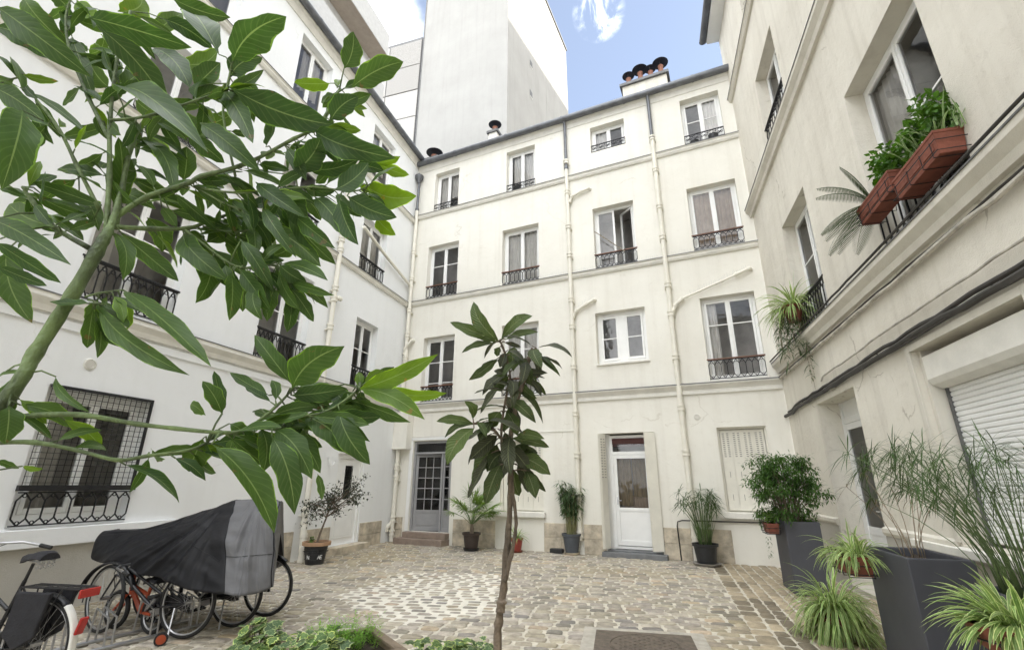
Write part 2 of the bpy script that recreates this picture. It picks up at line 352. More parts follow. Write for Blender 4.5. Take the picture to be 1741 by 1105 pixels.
# ---------------------------------------------------------------- ground
M_MORT = mat('pale_mortar', (.56, .52, .43), .95, var=.22, scale=9, bump=.4, bscale=70)
M_COB = mat('cobble', (.385, .345, .28), .72, var=.28, scale=9, bump=.5, bscale=45, vcol=True)
g = MB(); g.add([(-300, -300, -.03), (300, -300, -.03), (300, 300, -.03), (-300, 300, -.03)], [(0, 1, 2, 3)])
tag(g.build('ground', mat('earth', (.3, .28, .24), .95)), 'ground under the courtyard and the neighbouring plots', kind='structure')
g = MB(); g.add([(-13, -10, -.012), (13, -10, -.012), (9, 17, -.012), (-9, 17, -.012)], [(0, 1, 2, 3)])
tag(g.build('courtyard_mortar', M_MORT), 'pale mortar bed between the cobbles', kind='structure')
PATCH = [(-2.0, 10.0), (-.15, 9.9), (-.1, 7.1), (-1.3, 6.5), (-2.6, 7.9)]
def inpoly(x, y, P):
    c = False; j = len(P) - 1
    for i in range(len(P)):
        if (P[i][1] > y) != (P[j][1] > y) and x < (P[j][0] - P[i][0]) * (y - P[i][1]) / (P[j][1] - P[i][1]) + P[i][0]: c = not c
        j = i
    return c
g = MB(); pp = []
for i in range(len(PATCH)):
    a, b = Vector(PATCH[i]), Vector(PATCH[(i + 1) % len(PATCH)])
    for k in range(9):
        q = a.lerp(b, k / 9); pp.append((q.x + rnd(-.07, .07), q.y + rnd(-.07, .07), -.007))
g.add(pp, [tuple(range(len(pp)))])
tag(g.build('mortar_patch', mat('fresh_mortar', (.68, .645, .56), .95, var=.12, scale=6, bump=.3)), 'patch of fresh white mortar among the cobbles', kind='structure')
def drain_x(y): return 3.73 - (9.42 - y) * .2985
def stone(mb, cx, cy, L, W, ang, z, col, rag=.012):
    ca, sa = math.cos(ang), math.sin(ang); n = 12; ring = []
    for k in range(n):
        t = 2 * math.pi * (k + .5) / n; c_, s_ = math.cos(t), math.sin(t)
        x = math.copysign(abs(c_) ** .42, c_) * L / 2 + rnd(-rag, rag); y = math.copysign(abs(s_) ** .42, s_) * W / 2 + rnd(-rag, rag); ring.append((x, y))
    tx, ty = rnd(-.025, .025), rnd(-.025, .025); vs = []
    for sc, zz in ((1, -.02), (.97, z - .007), (.86, z - .001)):
        for x, y in ring: vs.append((cx + (x * ca - y * sa) * sc, cy + (x * sa + y * ca) * sc, zz + (x * tx + y * ty if zz > -.02 else 0)))
    vs.append((cx, cy, z + .002)); fs = []
    for r in range(2):
        for k in range(n): fs.append((r * n + k, r * n + (k + 1) % n, (r + 1) * n + (k + 1) % n, (r + 1) * n + k))
    for k in range(n): fs.append((2 * n + k, 2 * n + (k + 1) % n, 3 * n))
    mb.add(vs, fs, 0, None, col)
def inside(x, y):
    xl = -3.55 - (15.0 - y) * .3086; xr = 6.17 - (10.58 - y) * .2858
    yb = 15.0 - (x + 3.51) * .4587
    return xl + .02 < x < xr - .02 and y < yb - .03
cob = MB(); ang = R(-10); row = 0; y = -6.0
u = Vector((math.cos(ang), math.sin(ang))); v = Vector((-u.y, u.x)); t = -2.0
while t < 17.5:
    W = rnd(.115, .15); s = -9 + rnd(0, .2)
    while s < 9:
        L = rnd(.16, .27); gx = rnd(.022, .04)
        wob = .05 * math.sin(s * .8 + t * .3) + .03 * math.sin(s * 2.1 + t)
        p = u * (s + L / 2) + v * (t + W / 2 + wob)
        over = p.x + L / 2 - drain_x(p.y) + .02
        if over > 0: L -= over; p.x -= over / 2
        if L > .06 and p.y > 1.2 and inside(p.x, p.y):
            b = rnd(.78, 1.16); q = noise.noise(Vector((p.x * .45, p.y * .45, 3.1)))
            w = 1 - .26 * max(0, q) + .10 * min(0, q); cc = (b * w * (1 + .10 * max(0, q)), b * w, b * w * (1 - .28 * max(0, q)) * rnd(.92, 1.06))
            if random.random() < .10: cc = tuple(c * f for c, f in zip(cc, (.68, .70, .74)))
            if random.random() < .06: cc = tuple(c * f for c, f in zip(cc, (1.15, 1.05, .95)))
            pl, pw = L, W * .93
            if inpoly(p.x, p.y, PATCH): pl, pw = L * .80, W * .70
            stone(cob, p.x, p.y, pl, pw, ang + rnd(-.05, .05), rnd(-.003, .006), cc, .010)
        s += max(L, .06) + gx
    t += W + rnd(.016, .026)
ang2 = R(72.9); u = Vector((math.cos(ang2), math.sin(ang2))); v = Vector((u.y, -u.x)); o = Vector((3.73, 9.42)); lane = 0; t = 0
while t < 3.4:
    W = .17 if lane else .24; s = -9.5
    while s < 4:
        L = rnd(.22, .38); p = o + u * (s + L / 2) + v * (t + W / 2)
        if p.y > 1.2 and inside(p.x, p.y):
            b = rnd(.7, 1.08); cc = (b * 1.03, b * .95, b * .80)
            if lane in (0, 1, 2):
                wet = noise.noise(Vector((p.x * 1.3, p.y * .8, 9)))
                if wet > .02: cc = tuple(c * .5 for c in cc)
            stone(cob, p.x, p.y, L - .02, W - .018, ang2 + rnd(-.02, .02), rnd(-.003, .004) - (.004 if lane == 0 else 0), cc, .008)
        s += L
    t += W; lane += 1
tag(cob.build('cobblestones', M_COB, smooth=True, angle=60), 'weathered grey and beige cobbles paving the courtyard', kind='structure')

# ---------------------------------------------------------------- wall and window builders (local frame: x right, y into the wall, z up)
def wall(B, name, m, x0, x1, z0, z1, holes):
    xs = sorted({x0, x1} | {h[0] for h in holes} | {h[1] for h in holes}); zs = sorted({z0, z1} | {h[2] for h in holes} | {h[3] for h in holes})
    b = MB(); idx = {}
    def vi(i, j):
        if (i, j) not in idx: b.add([(xs[i], 0, zs[j])], []); idx[(i, j)] = len(b.v) - 1
        return idx[(i, j)]
    for i in range(len(xs) - 1):
        for j in range(len(zs) - 1):
            cx, cz = (xs[i] + xs[i + 1]) / 2, (zs[j] + zs[j + 1]) / 2
            if any(h[0] < cx < h[1] and h[2] < cz < h[3] for h in holes): continue
            b.f.append((vi(i, j), vi(i + 1, j), vi(i + 1, j + 1), vi(i, j + 1))); b.mi.append(0)
    for a, c, d, e, dep in holes:
        b.quad((a, 0, d), (a, 0, e), (a, dep, e), (a, dep, d)); b.quad((c, 0, e), (c, 0, d), (c, dep, d), (c, dep, e))
        b.quad((a, 0, e), (c, 0, e), (c, dep, e), (a, dep, e)); b.quad((c, 0, d), (a, 0, d), (a, dep, d), (c, dep, d))
    return b.build(name, m, B)
def interior(P, a, c, d, e, y, deep=1.1, m=None):
    b = MB(); q = [(a, d), (c, d), (c, e), (a, e)]
    for i in range(4):
        (xa, za), (xb, zb) = q[i], q[(i + 1) % 4]; b.quad((xa, y, za), (xb, y, zb), (xb, y + deep, zb), (xa, y + deep, za))
    b.quad(*[(x, y + deep, z) for x, z in q])
    return b.build('interior', m or M_ROOM, P)
def curtain(P, a, c, d, e, y, m, amp=.025, freq=38, gather=0.0):
    b = MB(); n = 44; vs = []; fs = []; ph = rnd(0, 6)
    for i in range(n + 1):
        t = i / n
        for j, z in enumerate((e, e * .6 + d * .4, d)):
            x = a + (c - a) * t; k = amp * (.7 + .5 * j / 2)
            if gather and j == 1: x = a + (x - a) * (1 - gather)
            vs.append((x, y + math.sin(t * freq * (c - a) + ph + .4 * math.sin(t * 9)) * k, z))
    for i in range(n):
        for j in range(2): q = i * 3 + j; fs.append((q, q + 3, q + 4, q + 1))
    b.add(vs, fs); return b.build('curtain', m, P, smooth=True, angle=180)
def rail_hex(P, a, c, z0, z1, y, handrail=True, cells=9, r=.0105, ends=True):
    b = MB(); w = (c - a) / cells; h = z1 - z0; q = lambda *p: b.tube([(x, y, z) for x, z in p], r, 4)
    b.box(a, c, y - .012, y + .012, z0, z0 + .016); b.box(a, c, y - .012, y + .012, z1 - .016, z1)
    za, zb = z0 + h * .22, z1 - h * .26
    for i in range(cells + 1):
        x = a + i * w; q((x, za), (x, zb))
        for s in (-.5, .5):
            xx = x + s * w
            if a - 1e-4 <= xx <= c + 1e-4: q((x, zb), (xx, z1 - .01)); q((x, za), (xx, z0 + .01))
    for i in range(cells):
        x = a + (i + .5) * w; b.torus((x, y, z1 - h * .11), h * .055, r * .7, n=10, k=4); b.torus((x, y, z0 + h * .10), h * .05, r * .7, n=10, k=4)
    o = b.build('railing', M_IRON, P)
    if handrail:
        hb = MB(); hb.box(a - .03, c + .03, y - .03, y + .03, z1 + .002, z1 + .036); hb.build('handrail', handrail if not isinstance(handrail, bool) else M_WOOD, P, bevel=.006)
    return o
def rail_scroll(P, a, c, z0, z1, y, r=.009):
    b = MB(); h = z1 - z0; b.box(a, c, y - .014, y + .014, z1 - .02, z1); b.box(a, c, y - .01, y + .01, z0, z0 + .014)
    n = 5; w = (c - a) / n
    for i in range(n):
        x = a + (i + .5) * w; k = w * .46
        for s in (1, -1):
            pts = []
            for j in range(17):
                t = j / 16; an = t * math.pi * 2.6; rr = k * .5 * (1 - .62 * t)
                pts.append((x + s * (k * .5 - rr * math.cos(an)) - s * k * .08, y, z0 + h * .5 + (rr * math.sin(an)) * .8 * s))
            b.tube(pts, r, 4)
        b.tube([(x - w / 2, y, z0), (x - w / 2, y, z1)], r, 4); b.tube([(x - w / 2, y, z0 + h * .7), (x, y, z0 + h * .93), (x + w / 2, y, z0 + h * .7)], r * .8, 4)
    b.tube([(c, y, z0), (c, y, z1)], r, 4)
    return b.build('railing', M_IRON, P)
def sash(b, a, c, d, e, y, t=.05, dep=.05, bars=(), M=None, mi=0):
    b.box(a, a + t, y, y + dep, d, e, mi, M); b.box(c - t, c, y, y + dep, d, e, mi, M); b.box(a + t, c - t, y, y + dep, d, d + t * 1.3, mi, M); b.box(a + t, c - t, y, y + dep, e - t, e, mi, M)
    for q in bars: z = d + (e - d) * q; b.box(a + t, c - t, y + .01, y + dep - .01, z - .014, z + .014, mi, M)
def window(B, a, c, d, e, dep=.2, rail=None, bars=(.64,), cur=None, railh=.40, sill=False, openleaf=0, cells=9, hand=True, low=0.0, room=None, f=.07, mw=.004):
    """double casement set at the back of its reveal; the hole in the wall has the same a,c,d,e,dep"""
    P = MB(); y = dep - .07; mid = (a + c) / 2
    P.box(a, a + f, y, dep, d, e); P.box(c - f, c, y, dep, d, e); P.box(a + f, c - f, y, dep, e - f, e); P.box(a + f, c - f, y, dep, d, d + f)
    sash(P, a + f + .004, mid - mw, d + f + .004, e - f - .004, y - .012, .055, .055, bars)
    ang = R(-openleaf)
    Mx = Matrix.Translation((c - f, y, 0)) @ Matrix.Rotation(ang, 4, 'Z') @ Matrix.Translation((-(c - f), -y, 0)) if openleaf else None
    sash(P, mid + mw, c - f - .004, d + f + .004, e - f - .004, y - .012, .055, .055, bars, Mx)
    if mw > .05: P.box(mid - mw, mid + mw, y - .004, dep, d + f, e - f)
    elif not openleaf: P.box(mid - .022, mid + .022, y - .028, y - .014, d + f + .01, e - f - .01)
    w = P.build('window', M_FRAME, B, bevel=.004)
    g = MB(); yy = y + .012
    g.quad((a + f + .05, yy, d + f + .05), (mid - mw - .045, yy, d + f + .05), (mid - mw - .045, yy, e - f - .04), (a + f + .05, yy, e - f - .04))
    q = [V(mid + mw + .045, yy, d + f + .05), V(c - f - .05, yy, d + f + .05), V(c - f - .05, yy, e - f - .04), V(mid + mw + .045, yy, e - f - .04)]
    g.quad(*[tuple(Mx @ p if Mx else p) for p in q])
    g.build('pane', M_GLASS, w)
    interior(w, a, c, d, e, dep, .8, room)
    for cc in (cur or []):
        k, lo, hi, m = cc[:4]; curtain(w, a + f + (c - a - 2 * f) * lo, a + f + (c - a - 2 * f) * hi, d + (.05 if len(cc) < 5 else (e - d) * cc[4]), e - .08, dep + .045 + .02 * k, m, .022, 55)
    if rail == 'hex': rail_hex(w, a + .01, c - .01, d + .03 + low, d + railh, .02, hand, cells)
    if rail == 'scroll': rail_scroll(w, a + .01, c - .01, d + .02, d + railh, .015)
    if sill:
        s = MB(); s.box(a - .03, c + .03, -.05, .02, d - .05, d - .003); s.build('sill', M_MOULD, w, bevel=.006)
    return w
def moulding(B, x0, x1, zt, kind='band', m=None, zinc=True):
    b = MB()
    if kind == 'band': prof = [(0, 0), (-.05, 0), (-.085, .05), (-.085, .09), (-.11, .115), (-.11, .135), (0, .16)]
    elif kind == 'double': prof = [(0, 0), (-.05, 0), (-.05, .05), (-.035, .065), (-.035, .10), (-.09, .16), (-.14, .20), (-.14, .24), (0, .27)]
    else: prof = [(0, 0), (-.06, 0), (-.08, .08), (-.15, .16), (-.15, .24), (0, .26)]
    top = max(p[1] for p in prof); b.extrude([(y, z + zt - top) for y, z in prof], x0, x1)
    o = b.build('cornice', m or M_MOULD, B, smooth=False)
    if zinc:
        c = MB(); q = [p for p in prof if p[0] == min(v[0] for v in prof)][-1]
        c.extrude([(q[0] - .012, zt - top + q[1] - .012), (q[0] - .012, zt - top + q[1] + .006), (0, zt + .012), (0, zt + .003)], x0, x1); c.build('flashing', M_LEAD, o)
    return o
def downpipe(B, x, zt, zb, r=.055, y=-.085, zinc_top=0, collars=(), m=None, elbow=None, branch=()):
    b = MB(); zz = zt - zinc_top
    b.tube([(x, y, zz), (x, y, zb)], r, 14)
    for z in collars:
        b.lathe([(r + .004, -.075), (r + .024, -.07), (r + .024, -.035), (r + .010, -.03), (r + .010, .02), (r + .028, .025), (r + .028, .07), (r + .004, .075)], (x, y, z), 16)
        b.box(x - r - .03, x + r + .03, y + r * .2, 0.0, z - .1, z - .085)
    o = b.build('downpipe', m or M_PIPE, B, smooth=True, angle=35)
    if zinc_top:
        c = MB(); c.tube([(x, y, zz - .03), (x, y, zt - .25), (x, y - .01, zt - .12), (x, y - .06, zt)], r * .8, 12)
        c.lathe([(r + .008, -.05), (r + .012, 0), (r + .004, .05)], (x, y, zz), 14); c.build('zinc_pipe', M_ZINC, o, smooth=True, angle=35)
    for pts, rr in branch:
        c = MB(); c.tube(pts, rr, 12)
        for k in range(len(pts) - 1):
            p, q = Vector(pts[k]), Vector(pts[k + 1])
            if (q - p).length > .12:
                for tt in (.1, .9):
                    mpt = p.lerp(q, tt); dd = (q - p).normalized() * .025; c.tube([mpt - dd, mpt + dd], rr + .014, 12)
        c.build('branch_pipe', m or M_PIPE, o, smooth=True, angle=35)
    return o
def vent(B, x, z, r=.09):
    b = MB(); Mx = Matrix.Translation((x, 0, z)) @ Matrix.Rotation(R(90), 4, 'X')
    b.lathe([(r, 0), (r, .012), (r * .78, .02), (r * .74, .008), (0.001, .008)], (0, 0, 0), 24, 0, Mx)
    for k in range(-3, 4):
        h = math.sqrt(max(0, (r * .72) ** 2 - (k * r * .2) ** 2)); b.box(x - h, x + h, -.016, -.009, z + k * r * .2 - .005, z + k * r * .2 + .005)
    return b.build('vent_grille', M_MOULD, B)
def shutter(B, a, c, d, e, y, leaves=4):
    b = MB(); w = (c - a) / leaves
    for i in range(leaves):
        x0, x1 = a + i * w + .003, a + (i + 1) * w - .003; b.box(x0, x1, y, y + .025, d, e)
        for z0, z1, n in ((e - .55 * (e - d) * .62, e - .08, 13),):
            for k in range(n):
                z = z0 + (z1 - z0) * k / (n - 1)
                for s in (.18, .58): b.box(x0 + w * s, x0 + w * (s + .2), y - .003, y + .001, z, z + .016, 1)
        for z in (d + (e - d) * .40, d + (e - d) * .12): b.box(x0 + w * .48, x0 + w * .52, y - .003, y + .001, z, z + .13, 1)
    return b.build('shutter', [M_SHUT, M_SLOT], B)
M_SLOT = mat('shutter_slot', (.20, .19, .17), .8)
M_SHUT = mat('shutter_paint', (.74, .715, .63), .5, var=.06, scale=4)
def plinth(B, x0, x1, z1, y=-.025, rows=2, m=None):
    b = MB(); h = z1 / rows
    for r in range(rows):
        x = x0; first = True
        while x < x1 - .02:
            L = min(rnd(.45, .8), x1 - x)
            if x1 - x - L < .22: L = x1 - x
            b.box(x, x + L - .006, y + rnd(-.004, .004), .01, r * h + .002, (r + 1) * h - .006); x += L
    return b.build('plinth', m or M_STONE, B, bevel=.008)

# ---------------------------------------------------------------- the back building
BK = thing('apartment_building', 'cream four storey building closing the far end of the courtyard under a grey zinc gutter', 'building', (.789, 13.037, 0), R(-24.64))
C1, C2, CB, CY = M_CURT, M_CURT, M_CURTB, M_CURTY
wins = [  # a, c, d, e, dep, options
    (-3.96, -2.96, 10.70, 12.30, dict(rail='scroll', railh=.30, bars=(), cur=[(0, .05, .5, C1, .2), (1, .55, .95, C1, .4)])),
    (-1.10, -.07, 10.70, 12.32, dict(rail='scroll', railh=.30, bars=(), cur=[(0, .1, .45, C1, .3), (1, .5, 1, C1)])),
    (1.81, 2.88, 11.36, 12.30, dict(rail='scroll', railh=.26, bars=(), cur=[(0, 0, .4, C1)])),
    (4.52, 5.57, 10.75, 12.31, dict(rail='scroll', railh=.30, bars=(.55,), cur=[(0, .5, .95, C1)])),
    (-4.06, -2.85, 7.40, 9.35, dict(rail='hex', railh=.43)),
    (-1.22, .02, 7.40, 9.33, dict(rail='hex', railh=.43, bars=(), cur=[(0, 0, .42, C1), (1, .5, 1, C1)])),
    (1.75, 2.94, 7.40, 9.37, dict(rail='hex', railh=.43, bars=(), openleaf=38)),
    (4.40, 5.62, 7.42, 9.32, dict(rail='hex', railh=.43, bars=(), cur=[(0, 0, .47, CB), (1, .5, 1, CB)])),
    (-4.00, -2.84, 3.96, 6.05, dict(rail='hex', railh=.47, bars=(.62, .28))),
    (-1.20, -.02, 3.96, 6.10, dict(rail='hex', railh=.47, bars=(.66,), cur=[(0, 0, .48, C1), (1, .52, 1, C1)])),
    (1.66, 3.00, 4.63, 6.08, dict(bars=(.5,), sill=True, f=.10, mw=.10)),
    (4.38, 5.62, 3.97, 6.09, dict(rail='hex', railh=.49, bars=(.68,), cur=[(0, .0, .25, C1)])),
]
BD = .27
holes = [(w[0], w[1], w[2], w[3], BD) for w in wins]
holes += [(-4.12, -2.76, .30, 2.80, .16), (1.67, 2.95, .12, 2.82, .30), (4.38, 5.40, 1.03, 2.86, .20), (-1.20, .05, .91, 2.72, .18)]
wall(BK, 'wall', M_CREAM, -4.75, 5.95, -.02, 12.86, holes)
for w in wins: window(BK, w[0], w[1], w[2], w[3], BD, **w[4])
moulding(BK, -4.73, 5.93, 3.93, 'double'); moulding(BK, -4.73, 5.93, 7.385, 'band'); moulding(BK, -4.73, 5.93, 10.69, 'band')
b = MB(); b.extrude([(0, 12.52), (-.02, 12.52), (-.05, 12.68), (-.10, 12.74), (-.10, 12.80), (0, 12.80)], -4.73, 5.93); b.build('cornice', M_MOULD, BK)
b = MB(); b.extrude([(0, 2.91), (-.018, 2.91), (-.018, 2.935), (0, 2.94)], -4.33, 1.0); b.build('drip_moulding', M_MOULD, BK)
# wire bird spikes along the first two ledges and on the sloping pipe
def spikes(P, a, c, y, z, step=.05):
    b = MB(); x = a
    while x < c:
        b.tube([(x, y, z), (x + rnd(-.03, .03), y - rnd(.0, .05), z + rnd(.07, .11))], .0022, 3); x += step * rnd(.7, 1.3)
    return b.build('bird_spikes', M_STEEL, P)
for a, c in ((-4.4, -4.1), (-2.8, -1.25), (.1, .9), (1.15, 1.7), (3.0, 3.5), (3.85, 4.3)): spikes(BK, a, c, -.07, 7.39)
b = MB()
for k in range(26): t_ = k / 25; x = 4.2 + 1.4 * t_; b.tube([(x, -.1, 6.18 + .46 * t_), (x + rnd(-.03, .03), -.1 + rnd(-.05, .05), 6.18 + .46 * t_ + rnd(.10, .15))], .0022, 3)
for k in range(12): x = 1.2 + .04 * k; b.tube([(x, -.085, 6.25 + .02 * k), (x + rnd(-.03, .03), -.085 + rnd(-.05, .05), 6.40 + .02 * k)], .0022, 3)
b.build('bird_spikes', M_STEEL, BK)
# roof, gutter, chimneys
b = MB(); b.extrude([(-.16, 12.86), (5.5, 14.3), (5.5, 14.22), (-.16, 12.80)], -4.9, 7.2)
for i in range(17):
    x = -4.6 + i * .72; b.box(x, x + .03, 0, .04, 0, 0)
rf = b.build('roof', M_ZINC, BK)
b = MB()
x = -5.05
while x < 6.1:
    L = 2.0; b.tube([(x, -.19, 12.80), (min(x + L, 6.15), -.19, 12.80 + .0)], .10, 14); b.tube([(x - .02, -.19, 12.80), (x + .03, -.19, 12.80)], .11, 14); x += L
b.build('gutter', M_ZINC, rf, smooth=True, angle=40)
def chimney(P, x, y, zb, w, d, h, pots, capw=.06, m=None, kind='cone'):
    b = MB(); b.box(x, x + w, y, y + d, zb, zb + h); b.box(x - capw, x + w + capw, y - capw, y + d + capw, zb + h, zb + h + .10, 1)
    o = b.build('chimney', [m or M_CREAM, M_LEAD], P)
    return o
M_POT = mat('chimney_pot_clay', (.27, .12, .08), .8, var=.2, scale=9)
M_CAP = mat('dark_cowl', (.03, .033, .045), .45, .4, var=.2, scale=9)
def chimney_top(x, y, z, parent, r=.1, h=.32, disc=.24, tilt=0.0):
    b = MB(); b.lathe([(r, 0), (r * 1.05, h * .15), (r * .8, h * .8), (r * .95, h)], (x, y, z), 14)
    for k in range(3):
        a = k * 2.09 + .5; b.tube([(x + r * .8 * math.cos(a), y + r * .8 * math.sin(a), z + h), (x + disc * .7 * math.cos(a), y + disc * .7 * math.sin(a), z + h + .12)], .008, 4, 1)
    Mx = Matrix.Translation((x, y, z + h + .12)) @ Matrix.Rotation(tilt, 4, 'X')
    b.lathe([(disc, 0), (disc * 1.02, .012), (disc * .72, .045), (disc * .3, .07), (.01, .075)], (0, 0, 0), 20, 1, Mx)
    return b.build('chimney_pot', [M_POT, M_CAP], parent, smooth=True, angle=50)
c = chimney(rf, 2.78, 1.0, 12.9, 1.45, .5, 1.55, 4, .08, M_BEIGE)
for k, (xx, dd) in enumerate(((2.98, .23), (3.38, .29), (3.72, .22), (4.06, .29))): chimney_top(xx, 1.25, 14.55, c, .10, .42 + .1 * (k % 2), dd * .9)
c = chimney(rf, -2.36, 1.0, 12.9, .34, .4, 1.42, 1); chimney_top(-2.19, 1.2, 14.42, c, .11, .30, .25)
c = chimney(rf, -4.72, .35, 12.85, .5, .4, .50, 1); chimney_top(-4.48, .55, 13.45, c, .14, .22, .32)
# rainwater pipes
CL = (11.2, 10.1, 8.9, 7.95, 6.55, 5.75, 4.6, 3.35, 2.3, 1.3, .45)
br1 = [([(1.08, -.085, 9.72), (1.16, -.085, 9.92), (1.45, -.085, 10.02), (1.70, -.085, 10.06), (1.72, 0, 10.06)], .042), ([(1.05, -.085, 6.00), (1.14, -.085, 6.2), (1.45, -.085, 6.36), (1.68, -.085, 6.46), (1.70, 0, 6.46)], .042)]
downpipe(BK, 1.02, 12.72, .30, .058, -.1, 1.75, CL, branch=br1)
br2 = [([(3.68, -.1, 5.72), (3.80, -.1, 5.98), (4.0, -.1, 6.12)], .05), ([(4.0, -.1, 6.12), (4.9, -.1, 6.41), (5.4, -.1, 6.58)], .026), ([(5.25, -.1, 6.53), (5.62, -.1, 6.66), (5.64, 0, 6.66)], .042)]
downpipe(BK, 3.66, 12.72, .30, .062, -.1, 1.5, CL, branch=br2)
br0 = [([(-4.64, -.12, 5.55), (-4.60, -.16, 5.72), (-4.50, -.16, 5.86), (-4.40, -.12, 5.98), (-4.40, 0, 6.0)], .045)]
downpipe(BK, -4.58, 12.40, 2.55, .058, -.13, 1.5, (9.2, 8.2, 7.05, 6.2, 5.4), branch=br0)
b = MB(); b.lathe([(.05, -.2), (.06, -.12), (.15, .0), (.16, .10), (.13, .12)], (-4.58, -.15, 12.2), 14); b.build('rain_hopper', M_ZINC, BK, smooth=True)
downpipe(BK, -4.58, 2.52, .02, .058, -.13, 0, (2.05, 1.75, .62, .25), branch=[([(-4.58, -.13, .55), (-4.66, -.22, .42), (-4.70, -.24, .3)], .05)])
vent(BK, 3.99, 3.13, .075)
b = MB(); b.box(-4.72, -4.19, -.30, -.003, 2.56, 3.66); b.build('boxed_corner', M_CREAM, BK, bevel=.008)
# stone plinth pieces
for a, c in ((-4.72, -4.33), (-2.62, -1.32), (.06, .93), (1.10, 1.64), (2.98, 3.58), (3.75, 4.42)): plinth(BK, a, c, .67)
# grey french door, left leaf pushed ajar
D = MB(); D.box(-4.12, -4.05, .06, .16, .30, 2.80); D.box(-2.83, -2.76, .06, .16, .30, 2.80); D.box(-4.05, -2.83, .06, .16, 2.73, 2.80); D.box(-4.05, -2.83, .06, .16, 2.42, 2.48); D.box(-3.14, -3.09, .06, .16, .30, 2.42)
door = D.build('glazed_door', M_GREYP, BK, bevel=.005)
def doorleaf(P, a, c, d, e, y, cols, rows, hinge=None, ang=0):
    b = MB(); Mx = Matrix.Translation((hinge, y, 0)) @ Matrix.Rotation(R(ang), 4, 'Z') @ Matrix.Translation((-hinge, -y, 0)) if ang else None
    t = .075 if cols > 1 else .05; pz = d + (e - d) * .25
    b.box(a, a + t, y, y + .04, d, e, 0, Mx); b.box(c - t, c, y, y + .04, d, e, 0, Mx); b.box(a + t, c - t, y, y + .04, e - t, e, 0, Mx); b.box(a + t, c - t, y, y + .04, d, d + .10, 0, Mx); b.box(a + t, c - t, y, y + .04, pz - .05, pz + .03, 0, Mx)
    b.box(a + t, c - t, y + .012, y + .03, d + .10, pz - .05, 0, Mx)
    if c - a > .25: b.box(a + t + .05, c - t - .05, y + .002, y + .012, d + .14, pz - .09, 0, Mx)
    w = (c - a - 2 * t) / cols; h = (e - t - pz - .03) / rows
    for i in range(1, cols): b.box(a + t + i * w - .012, a + t + i * w + .012, y + .005, y + .035, pz + .03, e - t, 0, Mx)
    for j in range(1, rows): b.box(a + t, c - t, y + .006, y + .034, pz + .03 + j * h - .012, pz + .03 + j * h + .012, 0, Mx)
    lf = b.build('door_leaf', M_GREYP, P, bevel=.004)
    return lf, Mx, (a + t, c - t, pz + .03, e - t)
def leafglass(P, bx, y, Mx=None, m=None):
    g = MB(); q = [V(bx[0], y, bx[2]), V(bx[1], y, bx[2]), V(bx[1], y, bx[3]), V(bx[0], y, bx[3])]; g.quad(*[tuple(Mx @ p if Mx else p) for p in q]); g.build('pane', m or M_GLASS, P)
lf, Mx, bx = doorleaf(door, -4.045, -3.20, .31, 2.41, .10, 3, 5, -4.045, 14); leafglass(door, bx, .12, Mx)
lf, Mx, bx = doorleaf(door, -3.085, -2.835, .31, 2.41, .10, 1, 5); leafglass(door, bx, .12)
leafglass(door, (-4.05, -2.83, 2.48, 2.73), .12)
interior(door, -4.12, -2.76, .30, 2.80, .16, 1.6, mat('dim_hall', (.05, .05, .05), .9))
b = MB(); b.box(-4.30, -2.72, -.42, -.002, -.02, .15); b.box(-4.16, -2.74, -.22, .15, .152, .298); b.build('doorstep', mat('step_stone', (.27, .21, .17), .85, var=.2, scale=5, bump=.3), BK, bevel=.012)
b = MB(); b.box(-4.24, -4.13, -.02, -.002, .30, 2.86); b.box(-4.24, -2.70, -.02, -.002, 2.82, 2.90); b.build('door_surround', M_FRAME, BK)
# white half glazed door between folded metal shutters
D = MB(); y = .22
D.box(1.80, 1.87, y, .30, .14, 2.78); D.box(2.75, 2.82, y, .30, .14, 2.78); D.box(1.87, 2.75, y, .30, 2.71, 2.78); D.box(1.87, 2.75, y, .30, 2.30, 2.38); D.box(1.87, 2.75, y, .30, .14, .20)
sash(D, 1.875, 2.745, .215, 2.295, y - .012, .085, .05, ()); D.box(1.96, 2.66, y - .01, y + .03, .98, 1.06); D.box(1.96, 2.66, y + .004, y + .022, .30, .98)
D.box(1.67, 1.80, y + .01, .30, .12, 2.82); D.box(2.82, 2.95, y + .01, .30, .12, 2.82)
d2 = D.build('half_glazed_door', M_FRAME, BK, bevel=.005)
b = MB(); b.tube([(1.925, y - .012, 1.22), (1.925, y - .06, 1.22), (2.03, y - .065, 1.22)], .011, 8); b.box(1.91, 1.94, y - .02, y - .012, 1.12, 1.30); b.build('door_handle', M_STEEL, d2, smooth=True)
leafglass(d2, (1.955, 2.665, 1.055, 2.22), .235, None, M_GLASSD); leafglass(d2, (1.87, 2.75, 2.38, 2.71), .235)
b = MB(); b.box(1.87, 2.75, .25, .29, 2.50, 2.70); b.box(1.87, 2.75, .20, .215, 2.56, 2.70); b.build('transom_panel', mat('red_brown_blind', (.07, .022, .018), .7), d2)
interior(d2, 1.67, 2.95, .12, 2.82, .30, 1.4)
curtain(d2, 1.93, 2.28, 1.1, 2.28, .36, CY, .02, 60); curtain(d2, 2.30, 2.70, 1.30, 2.28, .38, CY, .02, 60); curtain(d2, 2.05, 2.7, 1.02, 1.34, .42, M_CURTB, .02, 70)
